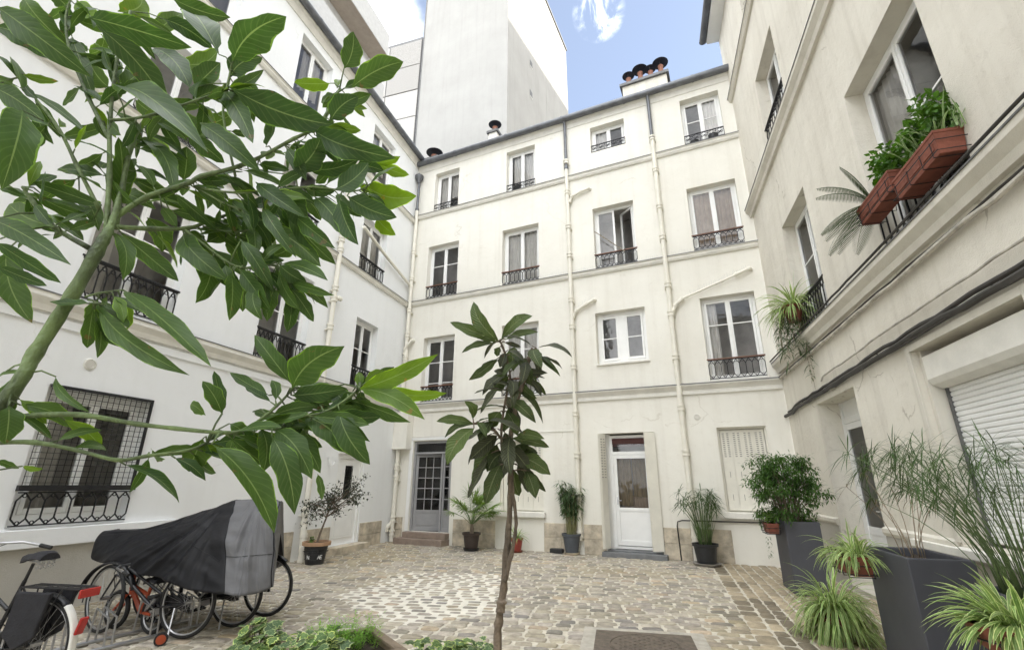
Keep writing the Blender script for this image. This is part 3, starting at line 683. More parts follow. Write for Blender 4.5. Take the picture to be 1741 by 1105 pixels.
for x, s in ((1.70, 1), (2.86, -1)):
    b = MB()
    for k in range(3):
        Mx = Matrix.Translation((1.70 if s > 0 else 2.955, .02 if s > 0 else -.02, 0)) @ Matrix.Rotation(R(-112 if s > 0 else 205), 4, 'Z') @ Matrix.Translation((0, k * .02, 0))
        b.box(.0, .25 - k * .01, 0, .015, .16, 2.80, 0, Mx)
        if k == (0 if s < 0 else 2):
            for j in range(15):
                for q_ in (.04, .15): b.box(q_, q_ + .06, -.003, .018, 1.75 + j * .065, 1.766 + j * .065, 1, Mx)
    b.build('folded_shutter', [M_SHUT, M_SLOT], d2)
b = MB(); b.box(1.58, 3.05, -.24, -.002, -.02, .10); b.box(1.67, 2.95, -.02, .22, .10, .13); b.build('doorstep', mat('slate_step', (.17, .175, .18), .8, var=.2, scale=6, bump=.2), BK, bevel=.01)
# closed metal shutters
s = MB(); s.box(4.38, 4.42, .09, .19, 1.03, 2.86); s.box(5.36, 5.40, .09, .19, 1.03, 2.86); s.box(4.42, 5.36, .09, .19, 2.82, 2.86)
s.box(4.36, 5.42, .192, .21, 1.0, 2.9); w = s.build('shuttered_window', M_SHUT, BK); shutter(w, 4.43, 5.35, 1.06, 2.80, .14)
b = MB(); b.box(4.22, 5.46, -.11, -.002, .90, 1.025); b.build('sill', M_MOULD, w, bevel=.008)
s = MB(); s.box(-1.20, -1.16, .09, .17, .91, 2.72); s.box(.01, .05, .09, .17, .91, 2.72); s.box(-1.16, .01, .09, .17, 2.68, 2.72)
s.box(-1.22, .07, .172, .19, .88, 2.76); w = s.build('shuttered_window', M_SHUT, BK); shutter(w, -1.15, 0, .94, 2.66, .13)
b = MB(); b.box(-1.34, .12, -.10, -.002, .78, .905); b.build('sill', M_MOULD, w, bevel=.008)
# small water pipe by the papyrus
b = MB(); b.tube([(3.32, -.05, .0), (3.30, -.05, .70), (3.32, -.05, .80), (3.42, -.05, .83), (5.6, -.05, .84)], .014, 8); b.build('water_pipe', M_CABLE, BK, smooth=True)

# ---------------------------------------------------------------- the left building
LF = thing('apartment_building', 'white building along the left side of the courtyard, behind the covered bicycles', 'building', (-3.511, 15.008, 0), R(72.85))
lw = [(-9.2, -7.72, 4.08, 6.30, dict(rail='hex', railh=.62, bars=(.6,), cells=12, hand=M_IRON, cur=[(0, .0, .3, C1)])),
      (-5.95, -4.52, 3.98, 6.25, dict(rail='hex', railh=.66, bars=(.55,), cells=12, hand=M_IRON)),
      (-2.70, -1.62, 3.98, 5.98, dict(rail='hex', railh=.60, bars=(.6, .3), cells=9, hand=M_IRON)),
      (-9.2, -7.9, 7.36, 9.2, dict(rail='hex', railh=.45, bars=(), hand=M_IRON)), (-6.05, -4.7, 7.36, 9.15, dict(rail='hex', railh=.45, bars=(), hand=M_IRON, cur=[(0, 0, .5, C1)])), (-2.90, -1.62, 7.36, 9.12, dict(rail='hex', railh=.45, bars=(), hand=M_IRON, cur=[(0, 0, .5, C1), (1, .5, 1, C1)])),
      (-9.2, -7.9, 10.6, 12.45, dict(bars=(.6,))), (-6.2, -5.02, 10.6, 12.45, dict(bars=(), cur=[(0, .3, .9, C1, .3)])), (-2.9, -1.65, 10.6, 12.40, dict(bars=(), cur=[(0, .0, .9, C1, .3)])),
      (-12.6, -11.2, 4.05, 6.2, dict(rail='hex', railh=.6, cells=11, hand=M_IRON)), (-12.6, -11.3, 7.36, 9.15, dict(rail='hex', railh=.45, hand=M_IRON))]
LD = .24
holes = [(w[0], w[1], w[2], w[3], LD) for w in lw] + [(-9.12, -7.70, 1.04, 2.84, .22), (-2.78, -1.66, .17, 2.28, .12)]
wall(LF, 'wall', M_WHITE, -19, -.01, -.02, 13.05, holes)
for w in lw: window(LF, w[0], w[1], w[2], w[3], LD, **w[4])
moulding(LF, -19, -.03, 4.02, 'big'); moulding(LF, -19, -.03, 7.34, 'band'); moulding(LF, -19, -.03, 10.52, 'band')
b = MB(); b.extrude([(0, 3.60), (-.03, 3.60), (-.03, 3.72), (0, 3.74)], -19, -.03); b.build('drip_moulding', M_WHITE, LF)
b = MB(); b.extrude([(0, 12.70), (-.03, 12.70), (-.08, 12.85), (-.14, 12.92), (-.14, 13.0), (0, 13.0)], -19, -.03); b.build('cornice', M_MOULD, LF)
b = MB(); b.extrude([(-.2, 13.05), (4.2, 14.3), (4.2, 14.2), (-.2, 12.98)], -19, .5); rl = b.build('roof', M_ZINC, LF)
b = MB(); x = -19
while x < .0:
    b.tube([(x, -.22, 13.0), (min(x + 1.0, .25), -.22, 13.0)], .095, 14); b.tube([(x - .02, -.22, 13.0), (x + .03, -.22, 13.0)], .104, 14); x += 1.0
b.build('gutter', M_ZINC, rl, smooth=True)
c = chimney(rl, -4.35, .55, 13.2, .7, .4, .55, 2, m=M_WHITE); chimney_top(-4.17, .75, 13.85, c, .12, .26, .26); chimney_top(-3.83, .75, 13.85, c, .12, .26, .26)
c = chimney(rl, -.15, .5, 13.0, .4, .4, .45, 1); chimney_top(.05, .7, 13.55, c, .13, .26, .24)
downpipe(LF, -3.87, 10.4, .75, .06, -.10, 0, (7.75, 7.45, 6.35, 6.05, 5.3, 4.4, 2.6, 1.0), branch=[([(-3.87, -.1, .78), (-3.95, -.2, .5), (-4.0, -.26, .25), (-4.0, -.26, .0)], .068), ([(-3.98, -.27, .22), (-3.88, -.36, .30)], .06), ([(-3.87, -.1, 6.0), (-3.75, -.12, 6.12), (-3.62, -.1, 6.14)], .05)])
b = MB(); b.tube([(-3.0, -.10, 8.62), (-1.8, -.10, 8.30), (-.2, -.10, 7.95), (-.12, -.1, 7.8)], .05, 10)
b.build('branch_pipe', M_PIPE, LF, smooth=True)
vent(LF, -8.73, 3.2, .085)
# barred ground floor window: lattice below, wire mesh above
w = window(LF, -9.12, -7.70, 1.04, 2.84, .22, bars=(), cur=[(0, .05, .30, C1)], f=.15)
rail_hex(w, -9.10, -7.72, 1.06, 1.47, -.02, False, 9, .010)
b = MB()
for k in range(18): x = -9.09 + k * (1.36 / 17); b.tube([(x, -.02, 1.55), (x, -.02, 2.80)], .0045, 4)
for k in range(17): z = 1.58 + k * (1.20 / 16); b.tube([(-9.10, -.024, z), (-7.72, -.024, z)], .0045, 4)
b.box(-9.11, -7.71, -.035, -.005, 2.80, 2.84); b.box(-7.745, -7.71, -.035, -.005, 1.55, 2.80); b.box(-9.13, -7.69, -.06, 0, 1.48, 1.55)
b.build('mesh_grille', M_IRON, w)
b = MB(); b.box(-19, -6.9, -.09, -.002, .80, 1.02); b.build('sill', M_WHITE, w, bevel=.008)
b = MB(); b.box(-19, -4.75, -.025, -.001, -.02, .795); b.build('plinth', M_CEM, LF)
for a, c in ((-4.72, -4.05), (-3.78, -2.82), (-1.60, -.55)): plinth(LF, a, c, .60)
# panelled white door with a barred glass light
D = MB(); a, c, d, e = -2.78, -1.66, .17, 2.28
D.box(a, a + .09, .02, .12, d, e); D.box(c - .09, c, .02, .12, d, e); D.box(a + .09, c - .09, .02, .12, e - .09, e)
D.box(a + .09, c - .09, .06, .10, d, 1.22); D.box(a + .09, a + .40, .06, .10, 1.22, e - .09); D.box(c - .40, c - .09, .06, .10, 1.22, e - .09); D.box(a + .40, c - .40, .06, .10, 2.02, e - .09)
for z0, z1 in ((.30, .98),):
    D.box(a + .2, c - .2, .045, .06, z0, z0 + .03); D.box(a + .2, c - .2, .045, .06, z1 - .03, z1); D.box(a + .2, a + .23, .045, .06, z0 + .03, z1 - .03); D.box(c - .23, c - .2, .045, .06, z0 + .03, z1 - .03)
D.box(a + .24, c - .24, .050, .06, z0 + .05, z1 - .05)
D.box(a - .05, c + .05, -.05, .0, e + .02, e + .07)
dl = D.build('panelled_door', M_FRAME, LF, bevel=.006)
g = MB(); g.quad((a + .40, .085, 1.22), (c - .40, .085, 1.22), (c - .40, .085, 2.02), (a + .40, .085, 2.02)); g.build('pane', M_GLASS, dl)
g = MB()
for k in range(5): x = a + .42 + k * .07; g.tube([(x, .055, 1.22), (x, .055, 2.02)], .006, 4)
for k in range(4):
    for s in (.46, .66): g.torus((a + s - .02, .055, 1.32 + k * .2), .045, .005, n=12, k=4)
g.build('iron_grille', M_IRON, dl)
b = MB(); b.box(a, c, .12, .14, d, e); b.build('backing', M_DARK, dl)
b = MB(); b.tube([(a + .14, .06, 1.12), (a + .14, .02, 1.12), (a + .24, .015, 1.12)], .011, 8); b.build('door_handle', M_STEEL, dl, smooth=True)
b = MB(); b.box(a - .1, c + .12, -.30, -.002, -.02, .15); b.build('doorstep', M_STONE, LF, bevel=.012)
b = MB(); b.tube([(-3.22, 0, 2.18), (-3.22, -.05, 2.18), (-3.22, -.07, 2.08), (-3.16, -.09, 2.0), (-3.08, -.09, 2.02), (-3.05, -.09, 2.1)], .014, 8); b.build('wall_hook', M_FRAME, LF, smooth=True)
b = MB(); b.box(-2.25, -2.16, -.10, -.005, 2.42, 2.62); b.box(-2.27, -2.14, -.12, 0, 2.62, 2.64); b.build('wall_lamp', M_IRON, LF)

# ---------------------------------------------------------------- the right building (local x runs towards the camera)
RT = thing('apartment_building', 'weathered beige building on the right side with black cables strung along its wall', 'building', (6.133, 10.584, 0), R(-105.95))
rw = [(2.15, 3.62, 8.36, 10.35, dict(rail='hex', railh=.6, bars=(.6,), hand=M_IRON)), (2.0, 3.5, 4.28, 6.65, dict(rail='hex', railh=.62, bars=(.6,), hand=M_IRON, cells=11)), (5.55, 7.30, 4.30, 6.72, dict(rail='hex', railh=.62, bars=(.55,), hand=M_IRON, cells=11, cur=[(0, 0, .4, C1)])),
      (5.6, 7.1, 8.36, 10.4, dict(rail='hex', railh=.6, hand=M_IRON)), (2.2, 3.5, 11.95, 13.4, dict()), (9.2, 10.7, 4.30, 6.7, dict(rail='hex', railh=.62, hand=M_IRON)), (9.2, 10.7, 8.36, 10.4, dict())]
RD = .30
holes = [(w[0], w[1], w[2], w[3], RD) for w in rw] + [(1.98, 3.72, .06, 3.0, .42), (5.50, 7.35, 1.03, 3.06, .34)]
wall(RT, 'wall', M_BEIGE, .01, 17, -.02, 14.6, holes)
for w in rw: window(RT, w[0], w[1], w[2], w[3], RD, **w[4])
M_RMOULD = plaster('beige_cornice', (.72, .69, .61), (.34, .31, .26), .6, .3)
for zt, kd in ((4.27, 'big'), (8.32, 'big'), (11.88, 'band')): moulding(RT, -.08, 17, zt, kd, M_RMOULD)
b = MB(); b.extrude([(-.35, 14.55), (3.5, 17.6), (3.5, 17.5), (-.35, 14.45)], -.35, 17); rr = b.build('roof', M_ZINC, RT)
b = MB(); b.tube([(-.35, -.42, 14.50), (17, -.42, 14.50)], .11, 14); b.lathe([(.115, -.02), (.115, .0)], (-.35, -.42, 14.5), 14); b.build('gutter', M_ZINC, rr, smooth=True)
b = MB(); b.box(-.30, 17, -.34, .0, 14.30, 14.44); b.box(-.28, .0, .002, 3.5, 11.0, 14.6); b.build('eaves_soffit', M_FRAME, RT)
# far gable end seen past the back roof
b = MB(); b.box(-.28, 0.0, 0.0, 3.5, 12.9, 14.3); b.build('gable_end', M_CREAM, RT)
# pipe hung under the first cornice, bundle of cables above the doors
def wig(x0, x1, z, n, az, y, zf=lambda x: 0): return [(x0 + (x1 - x0) * i / n, y + rnd(-.004, .004), z + zf(x0 + (x1 - x0) * i / n) + rnd(-az, az)) for i in range(n + 1)]
b = MB(); b.tube(wig(-.05, 15, 3.88, 40, .014, -.055), .026, 8); b.build('wall_pipe', M_OPIPE, RT, smooth=True)
b = MB(); b.tube(wig(-.08, 15, 3.935, 40, .008, -.04), .012, 6); b.tube(wig(-.10, 15, 4.30, 50, .006, -.165), .016, 6); b.build('cable', M_CABLE, RT, smooth=True)
zf = lambda x: .10 * min(1, max(0, (x - .8) / 5.0)) - (.05 if x < .8 else 0)
b = MB(); b.tube([(-.46, -.05, 2.90), (-.40, -.06, 2.84), (-.25, -.05, 2.84), (-.20, -.05, 2.92), (-.10, -.05, 3.04)] + wig(0, 14, 3.10, 46, .012, -.055, zf), .034, 8); b.tube(wig(.3, 14, 3.155, 46, .014, -.055, zf), .024, 8); b.tube(wig(.6, 14, 3.075, 46, .012, -.055, zf), .02, 7)
b.build('cable', M_CABLE, RT, smooth=True)
b = MB(); b.tube([(2.55, -.03, 3.32)] + wig(2.7, 14, 3.335, 40, .014, -.04, zf), .014, 7); b.build('cable', M_OPIPE, RT, smooth=True)
b = MB()
for k in range(24): x = .7 + k * .58; b.tube([(x, 0, 3.1 + zf(x) + .045), (x, -.05, 3.1 + zf(x) + .06)], .008, 5)
b.build('cable_clip', M_CABLE, RT)
# dado ledge and cement plinth
for a, c in ((.02, 1.95), (3.74, 5.45), (7.4, 17)):
    b = MB(); b.extrude([(0, .96), (-.03, .96), (-.05, 1.0), (-.05, 1.05), (0, 1.075)], a, c); b.build('dado_rail', M_RMOULD, RT)
    b = MB(); b.box(a, c, -.018, -.001, -.02, .955); b.build('plinth', M_CEM, RT)
# recessed glazed door
D = MB(); y = .34
D.box(1.98, 2.07, y, .42, .06, 3.0); D.box(2.98, 3.10, y, .42, .06, 2.72); D.box(2.07, 2.98, y, .42, 2.62, 2.72); sash(D, 2.08, 2.97, .08, 2.61, y - .012, .10, .05, ()); D.box(2.18, 2.87, y - .005, y + .03, .85, .97); D.box(2.18, 2.87, y + .004, y + .025, .2, .85)
D.box(3.10, 3.72, y + .02, .42, .06, 2.72); D.box(2.07, 3.72, y + .02, .42, 2.72, 3.0)
dr = D.build('glazed_door', M_FRAME, RT, bevel=.005)
g = MB(); g.quad((2.18, y + .012, .97), (2.87, y + .012, .97), (2.87, y + .012, 2.50), (2.18, y + .012, 2.50)); g.build('pane', M_GLASS, dr)
interior(dr, 1.98, 3.72, .06, 3.0, .42, 1.2); curtain(dr, 2.45, 2.86, .98, 2.5, .50, C1, .02, 60)
b = MB(); b.tube([(2.92, y - .012, 1.22), (2.92, y - .06, 1.22), (2.81, y - .065, 1.22)], .012, 8); b.build('door_handle', M_STEEL, dr, smooth=True)
# roller shutter with its boxed housing
S = MB(); S.box(5.50, 5.56, .06, .34, 1.03, 3.06); S.box(7.29, 7.35, .06, .34, 1.03, 3.06); S.box(5.42, 5.50, -.025, -.001, 1.05, 3.14); S.box(7.35, 7.43, -.025, -.001, 1.05, 3.14); S.box(5.50, 7.35, -.025, -.001, 3.06, 3.14)
S.box(5.45, 7.4, .345, .36, .98, 3.1); rs = S.build('roller_shutter', M_RMOULD, RT, bevel=.004)
b = MB(); b.extrude([(.05, 2.72), (.05, 2.98), (.33, 2.98), (.33, 2.62), (.16, 2.62), (.08, 2.66)], 5.57, 7.28); b.build('shutter_housing', M_MOULD, rs, bevel=.01)
b = MB(); z = 1.06
while z < 2.62: b.extrude([(.225, z), (.212, z + .012), (.212, z + .04), (.225, z + .052), (.24, z + .052), (.24, z)], 5.60, 7.25); z += .054
b.build('shutter_slats', M_FRAME, rs)
for x in (5.57, 7.25): b = MB(); b.box(x, x + .03, .19, .27, 1.04, 2.62); b.build('guide_rail', M_LEAD, rs)
b = MB(); b.extrude([(.20, 1.03), (-.10, 1.0), (-.10, .93), (-.06, .90), (0, .90), (0, .97), (.20, .97)], 4.6, 7.6); b.build('sill', M_MOULD, rs)

# ---------------------------------------------------------------- beyond the roofs
def place(u, w, frame):                     # frame: origin, rotz
    return frame
TB = thing('tower_block', 'tall blank rendered tower rising behind the back building', 'building', (.789 + 8 * .417 - 4.93 * .909, 13.037 + 8 * .909 + 4.93 * .417, 0), R(-24.64))
b = MB(); rd = R(65.0 + 24.64)
rx, ry = math.cos(rd), math.sin(rd); Lr = 12.3
H = 39.6
b.add([(-6.5, 0, 0), (0, 0, 0), (rx * Lr, ry * Lr, 0), (rx * Lr - 6.5, ry * Lr, 0), (-6.5, 0, H), (0, 0, H), (rx * Lr, ry * Lr, H), (rx * Lr - 6.5, ry * Lr, H)], [(0, 1, 5, 4), (1, 2, 6, 5), (2, 3, 7, 6), (3, 0, 4, 7), (4, 5, 6, 7)])
tw = b.build('wall', M_TOWER, TB)
b = MB(); Mx = Matrix.Rotation(rd, 4, 'Z'); b.box(-.1, Lr + .1, -.10, .35, H, H + .16, 0, Mx); b.box(-6.6, 0, -.1, .35, H, H + .16); b.build('coping', M_LEAD, TB)
b = MB(); b.box(.002, .02, 0, .012, 0, H, 0, Matrix.Rotation(rd, 4, 'Z') @ Matrix.Translation((Lr * .55, -.013, 0))); b.build('render_joint', M_TOWER, TB)
b = MB(); b.box(-6.53, -6.46, -.03, .0, 0, H); b.build('expansion_joint', M_LEAD, TB)
for t_, z in ((.29, 33.0), (.29, 29.3), (.285, 26.6)):
    b = MB(); p = V(rx, ry, 0) * Lr * t_; q = p + V(rx, ry, 0) * .42; o_ = V(ry, -rx, 0) * .02
    for k, (lo, hi, off) in enumerate(((0, .6, 1),)):
        b.add([p + o_ + V(0, 0, z), q + o_ + V(0, 0, z), q + o_ + V(0, 0, z + .5), p + o_ + V(0, 0, z + .5)], [(0, 1, 2, 3)], 0)
        b.add([p + o_ * 1.4 + V(0, 0, z - .06), q + o_ * 1.4 + V(0, 0, z - .06), q + o_ * 1.4 + V(0, 0, z), p + o_ * 1.4 + V(0, 0, z)], [(0, 1, 2, 3)], 1)
    b.build('window', [M_LEAD, M_MOULD], TB)
# panelled flank wall left of the tower
PW = thing('panel_wall', 'pale panelled flank wall with dark joints beside the blank tower', 'wall', (.789 + 7.9 * .417 - 11.5 * .909, 13.037 + 7.9 * .909 + 11.5 * .417, 0), R(-17.0))
M_PAN = mat('precast_panel', (.40, .39, .37), .9, var=.12, scale=14, bump=.3, bscale=40)
b = MB()
for i in range(4):
    for j in range(10): b.box(-i * 2.5 - 2.46, -i * 2.5 - .04, rnd(0, .02), .12, 9 + j * 2.2, 9 + j * 2.2 + 2.12, (i + j * 2 + j // 3) % 3 == 0)
b.build('panel', [M_PAN, mat('pebbled_panel', (.31, .30, .285), .95, var=.35, scale=30, bump=.6, bscale=30)], PW)
b = MB(); b.box(-10.0, .0, .06, 3, 8, 31.2); b.build('wall', M_LEAD, PW)
# modern block with overhanging slabs behind the left roof
MO = thing('modern_block', 'modern white block with overhanging balcony slabs behind the left roof', 'building', (-3.511 - 3 * .9555, 15.008 + 3 * .295, 0), R(72.85))
M_MODW = mat('modern_white', (.48, .48, .47), .8, var=.08)
M_SOF = mat('brown_soffit', (.40, .34, .28), .8, var=.1, scale=4)
b = MB(); b.box(-22, 1.30, .9, 8, 8, 21.6); b.build('wall', M_MODW, MO)
for zs in (15.1, 18.0, 20.75):
    b = MB(); b.box(-22, 1.42, 0, .898, zs + .02, zs + (1.25 if zs > 20 else .95)); o_ = b.build('balcony_parapet', M_MODW, MO)
    b = MB(); b.box(-22, 1.40, .02, .896, zs, zs + .018); b.build('soffit', M_SOF, o_)
b = MB()
for k in range(3): b.tube([(-22, .05, 16.2 + k * .12), (1.3, .05, 16.2 + k * .12)], .012, 5)
b.build('balcony_rail', M_LEAD, MO)
# house closing the yard behind the camera, and an added, unseen block that shades the yard and part of the tower
RE = thing('rear_building', 'cream building behind the viewer closing the near end of the courtyard', 'building', (0, -10.0, 0), 0)
hl = [(-4.2 + k * 2.8, -3.0 + k * 2.8, 4.2 + j * 3.4, 6.1 + j * 3.4, .2) for k in range(4) for j in range(3)]
wall(RE, 'wall', M_CREAM, -12, 9, -.02, 13, [(-h[1], -h[0], h[2], h[3], h[4]) for h in hl] ).rotation_euler = (0, 0, R(180))
for h in hl:
    b = MB(); b.box(h[0], h[1], -.22, -.2, h[2], h[3]); b.build('window', M_GREYP, RE)

NB = thing('shade_block', 'tall plain block added unseen beyond the right building to shade the yard', 'building', (42, 0, 0), 0)
b = MB(); b.box(0, 12, -35, 45, 0, 53.6); b.build('wall', M_BEIGE, NB)
b = MB(); b.box(-.4, 12.4, -35.4, 45.4, 53.6, 54.1); b.build('roof', M_ZINC, NB)
# ---------------------------------------------------------------- bicycles
M_BLK = mat('black_enamel', (.015, .015, .017), .3, var=.2, scale=8)
M_RED = mat('red_reflector', (.42, .025, .02), .25, var=.1, scale=20)
M_ORG = mat('orange_enamel', (.40, .070, .025), .4, var=.15, scale=8)
M_WMG = mat('white_mudguard', (.74, .73, .68), .4, var=.08, scale=8)
M_BAG = mat('black_canvas', (.018, .018, .022), .8, var=.3, scale=14, bump=.3)
M_ALU = mat('aluminium', (.45, .45, .46), .35, .9, var=.1)
def wheel(P, x, r=.345, tr=.02, turn=0.0, n=28, rimm=None):
    b = MB(); rr = r - tr; b.torus((0, 0, 0), rr - tr * .9, tr * .62, 'y', 40, 6)
    b.tube([(0, -.045, 0), (0, .045, 0)], .02, 10)
    for k in range(n):
        a = 2 * math.pi * k / n; s = .035 if k % 2 else -.035; a2 = a + (.5 if (k // 2) % 2 else -.5)
        b.tube([(.018 * math.cos(a2), s, .018 * math.sin(a2)), ((rr - tr) * math.cos(a), 0, (rr - tr) * math.sin(a))], .0015, 3)
    w = b.build('wheel', rimm or M_ALU, P, (x, 0, r), True, 50, 0, turn)
    t = MB(); t.torus((0, 0, 0), rr, tr, 'y', 48, 10); t.build('tyre', M_RUB, w, smooth=True, angle=180)
    return w
def saddle(P, x, z):
    b = MB(); pr = [(-.13, .085, .03), (-.10, .095, .045), (-.02, .085, .04), (.05, .045, .02), (.11, .026, .012), (.15, .015, -.005)]
    vs = []; fs = []
    for px, w, h in pr:
        for k in range(9): t = math.pi * k / 8; vs.append((x + px, w * math.cos(t), z + h + .035 * math.sin(t) - .02 * (abs(math.cos(t)) ** 3)))
    for i in range(5):
        for k in range(8): fs.append((i * 9 + k, i * 9 + k + 1, i * 9 + k + 10, i * 9 + k + 9))
        fs.append((i * 9 + 8, i * 9, i * 9 + 9, i * 9 + 17))
    fs += [tuple(range(9)), tuple(range(53, 44, -1))]; b.add(vs, fs)
    o = b.build('saddle', M_BAG, P, smooth=True, angle=60)
    s = MB()
    for y in (-.06, -.02, .02, .06):
        pts = [(x - .1 + .012 * math.sin(k * 1.4), y + .012 * math.cos(k * 1.4), z - .06 + k * .006) for k in range(16)]; s.tube(pts, .004, 5)
    s.tube([(x - .12, -.06, z + .0), (x + .1, -.02, z)], .005, 5); s.tube([(x - .12, .06, z + .0), (x + .1, .02, z)], .005, 5); s.build('saddle_spring', M_STEEL, o)
def bicycle(label, loc, yaw, full=True, fm=None, turn=0.0, wb=1.08, r=.345, group=None):
    B = thing('bicycle', label, 'bicycle', loc, yaw, group); fm = fm or M_BLK
    wheel(B, 0, r); wheel(B, wb, r, turn=turn)
    bb = V(.44, 0, .28); st = V(.27, 0, .80 if full else .52); ht = V(.86, 0, .86 if full else .66); hb = V(.90, 0, .72 if full else .58)
    b = MB(); T = lambda p, q, rr: b.tube([p, q], rr, 10)
    T(bb, st, .016); T(bb, hb, .019); T(V(.36, 0, .58 if full else .42), ht, .016); T(hb, ht, .021)
    for y in (-.055, .055): T(V(0, y, r), bb + V(-.03, y * .5, 0), .009); T(V(0, y, r), V(.28, y * .25, .74 if full else .48), .008)
    b.tube([bb + V(0, -.045, 0), bb + V(0, .045, 0)], .024, 10); b.build('frame', fm, B, smooth=True, angle=50)
    b = MB()
    for y in (-.05, .05): b.tube([(hb.x + .01, y * .5, hb.z - .01), (.95, y, .60), (wb, y, r)], [.013, .012, .009], 8)
    b.build('fork', fm, B, smooth=True, angle=50)
    b = MB(); b.tube([st, st + V(-.035, 0, .13)], .013, 8); b.build('seat_post', M_BLK, B, smooth=True); saddle(B, .21, .955 if full else .62)
    hz = 1.06 if full else .70
    b = MB(); b.tube([ht, V(.84, 0, hz - .02)], .013, 8); b.tube([(.58, -.31, hz - .03), (.74, -.26, hz + .0), (.86, -.12, hz), (.86, .12, hz), (.74, .26, hz), (.58, .31, hz - .03)], .011, 8); h = b.build('handlebar', M_ALU, B, smooth=True)
    for s in (-1, 1):
        b = MB(); b.tube([(.60, s * .305, hz - .028), (.50, s * .33, hz - .05)], .017, 10); b.build('grip', M_RUB, h, smooth=True)
    b = MB(); b.tube([(.80, .2, hz), (.93, .1, hz - .08), (.95, .03, hz - .25), (.96, .03, .60)], .004, 5); b.tube([(.80, -.2, hz), (.95, -.12, hz - .06), (.88, -.03, hz - .22), (.62, -.02, .60), (.28, -.03, .40), (.03, -.05, .38)], .004, 5); b.build('brake_cable', M_RUB, B)
    b = MB(); Mx = Matrix.Translation((bb.x, -.05, bb.z)) @ Matrix.Rotation(R(90), 4, 'X'); b.lathe([(.09, 0), (.09, .006), (.02, .006)], (0, 0, 0), 28, 0, Mx)
    for s, an in ((-1, -.9), (1, 2.24)): b.tube([bb + V(0, s * .06, 0), bb + V(.17 * math.cos(an), s * .075, .17 * math.sin(an))], .010, 6)
    k = b.build('crankset', M_ALU, B, smooth=True)
    for s, an in ((-1, -.9), (1, 2.24)): c = bb + V(.17 * math.cos(an), s * .12, .17 * math.sin(an)); p = MB(); p.box(c.x - .045, c.x + .045, c.y - .035, c.y + .035, c.z - .012, c.z + .012); p.build('pedal', M_RUB, k)
    b = MB(); b.box(.0, .46, -.068, -.040, .265, .40); b.build('chain_guard', fm, B, bevel=.02)
    def guard(cx, a0, a1, m, nm):
        g = MB(); vs = []; fs = []; n = 22
        for i in range(n + 1):
            t = R(a0 + (a1 - a0) * i / n)
            for y, q in ((-.034, .0), (-.02, .016), (.02, .016), (.034, 0)): rr = r + .012 + q; vs.append((cx + rr * math.cos(t), y, r + rr * math.sin(t)))
        for i in range(n):
            for k in range(3): fs.append((i * 4 + k, i * 4 + k + 1, i * 4 + k + 5, i * 4 + k + 4))
        g.add(vs, fs); o = g.build(nm, m, B, smooth=True, angle=60)
        s = o.modifiers.new('t', 'SOLIDIFY'); s.thickness = .003; return o
    guard(wb, 20, 165, fm, 'mudguard'); guard(0, 30, 128, fm, 'mudguard')
    if full:
        rg = guard(0, 128, 208, M_WMG, 'mudguard')
        b = MB(); b.box(-.43, -.405, -.035, .035, .43, .56, 0, Matrix.Translation((-.395, 0, .50)) @ Matrix.Rotation(R(-14), 4, 'Y') @ Matrix.Translation((.415, 0, -.50))); b.build('rear_light', M_RED, rg, bevel=.012)
        b = MB(); zt = .765
        for y in (-.075, -.03, .03, .075): b.tube([(-.38, y, zt), (.20, y, zt)], .006, 6)
        for x in (-.38, -.2, 0, .19): b.tube([(x, -.075, zt), (x, .075, zt)], .006, 6)
        for s in (-1, 1):
            for x in (-.22, .02): b.tube([(x, s * .08, zt), (0, s * .075, r)], .006, 6)
            b.tube([(-.38, s * .03, zt), (-.38, s * .03, zt - .10)], .005, 6)
        rk = b.build('luggage_rack', M_BLK, B, smooth=True)
        b = MB(); b.box(-.405, -.385, -.085, .085, .70, .765); b.build('reflector', M_RED, rk, bevel=.006)
        for s in (-1, 1):
            b = MB(); y0, y1 = (.085, .12) if s > 0 else (-.12, -.085)
            b.add([(x, y, z) for y in (y0, y1) for x, z in ((-.16, .74), (.17, .74), (.20, .42), (.06, .33), (-.10, .42))], [(0, 1, 2, 3, 4), (9, 8, 7, 6, 5), (0, 5, 6, 1), (1, 6, 7, 2), (2, 7, 8, 3), (3, 8, 9, 4), (4, 9, 5, 0)]); b.build('coat_guard', M_BAG, B, bevel=.012)
        b = MB(); fr = wb + .06
        for y in (-.12, .12):
            b.tube([(fr - .1, y, .80), (fr + .22, y, .80), (fr + .22, y, 1.14), (fr + .16, y, 1.16)], .008, 6); b.tube([(fr + .05, y, .80), (wb, y * .5, r)], .007, 6)
        for z in (.80, .92, 1.03, 1.14): b.tube([(fr + .22, -.12, z), (fr + .22, .12, z)], .007, 6)
        for x in (fr - .1, fr + .06): b.tube([(x, -.12, .80), (x, .12, .80)], .007, 6)
        b.build('front_carrier', M_BLK, B, smooth=True)
    b = MB(); b.tube([(.10, .06, .30), (.02, .17, .02)], .009, 6); b.build('kickstand', M_ALU, B)
    return B
bicycle('black city bicycle with white rear mudguard, red reflector and luggage rack, at the left edge', (-3.86, 4.47, 0), R(171), True)
GB = 'bicycles parked under the black and grey cover'
bicycle('parked bicycle whose silver rimmed rear wheel shows nearest under the black cover', (-3.54, 5.90, 0), R(170), False, turn=R(-14), group=GB)
bicycle('parked bicycle with the middle rear wheel showing below the cover seam', (-3.25, 6.34, 0), R(170), False, group=GB)
bicycle('parked bicycle with its rear wheel showing below the grey end of the cover', (-3.10, 6.80, 0), R(170), False, group=GB)
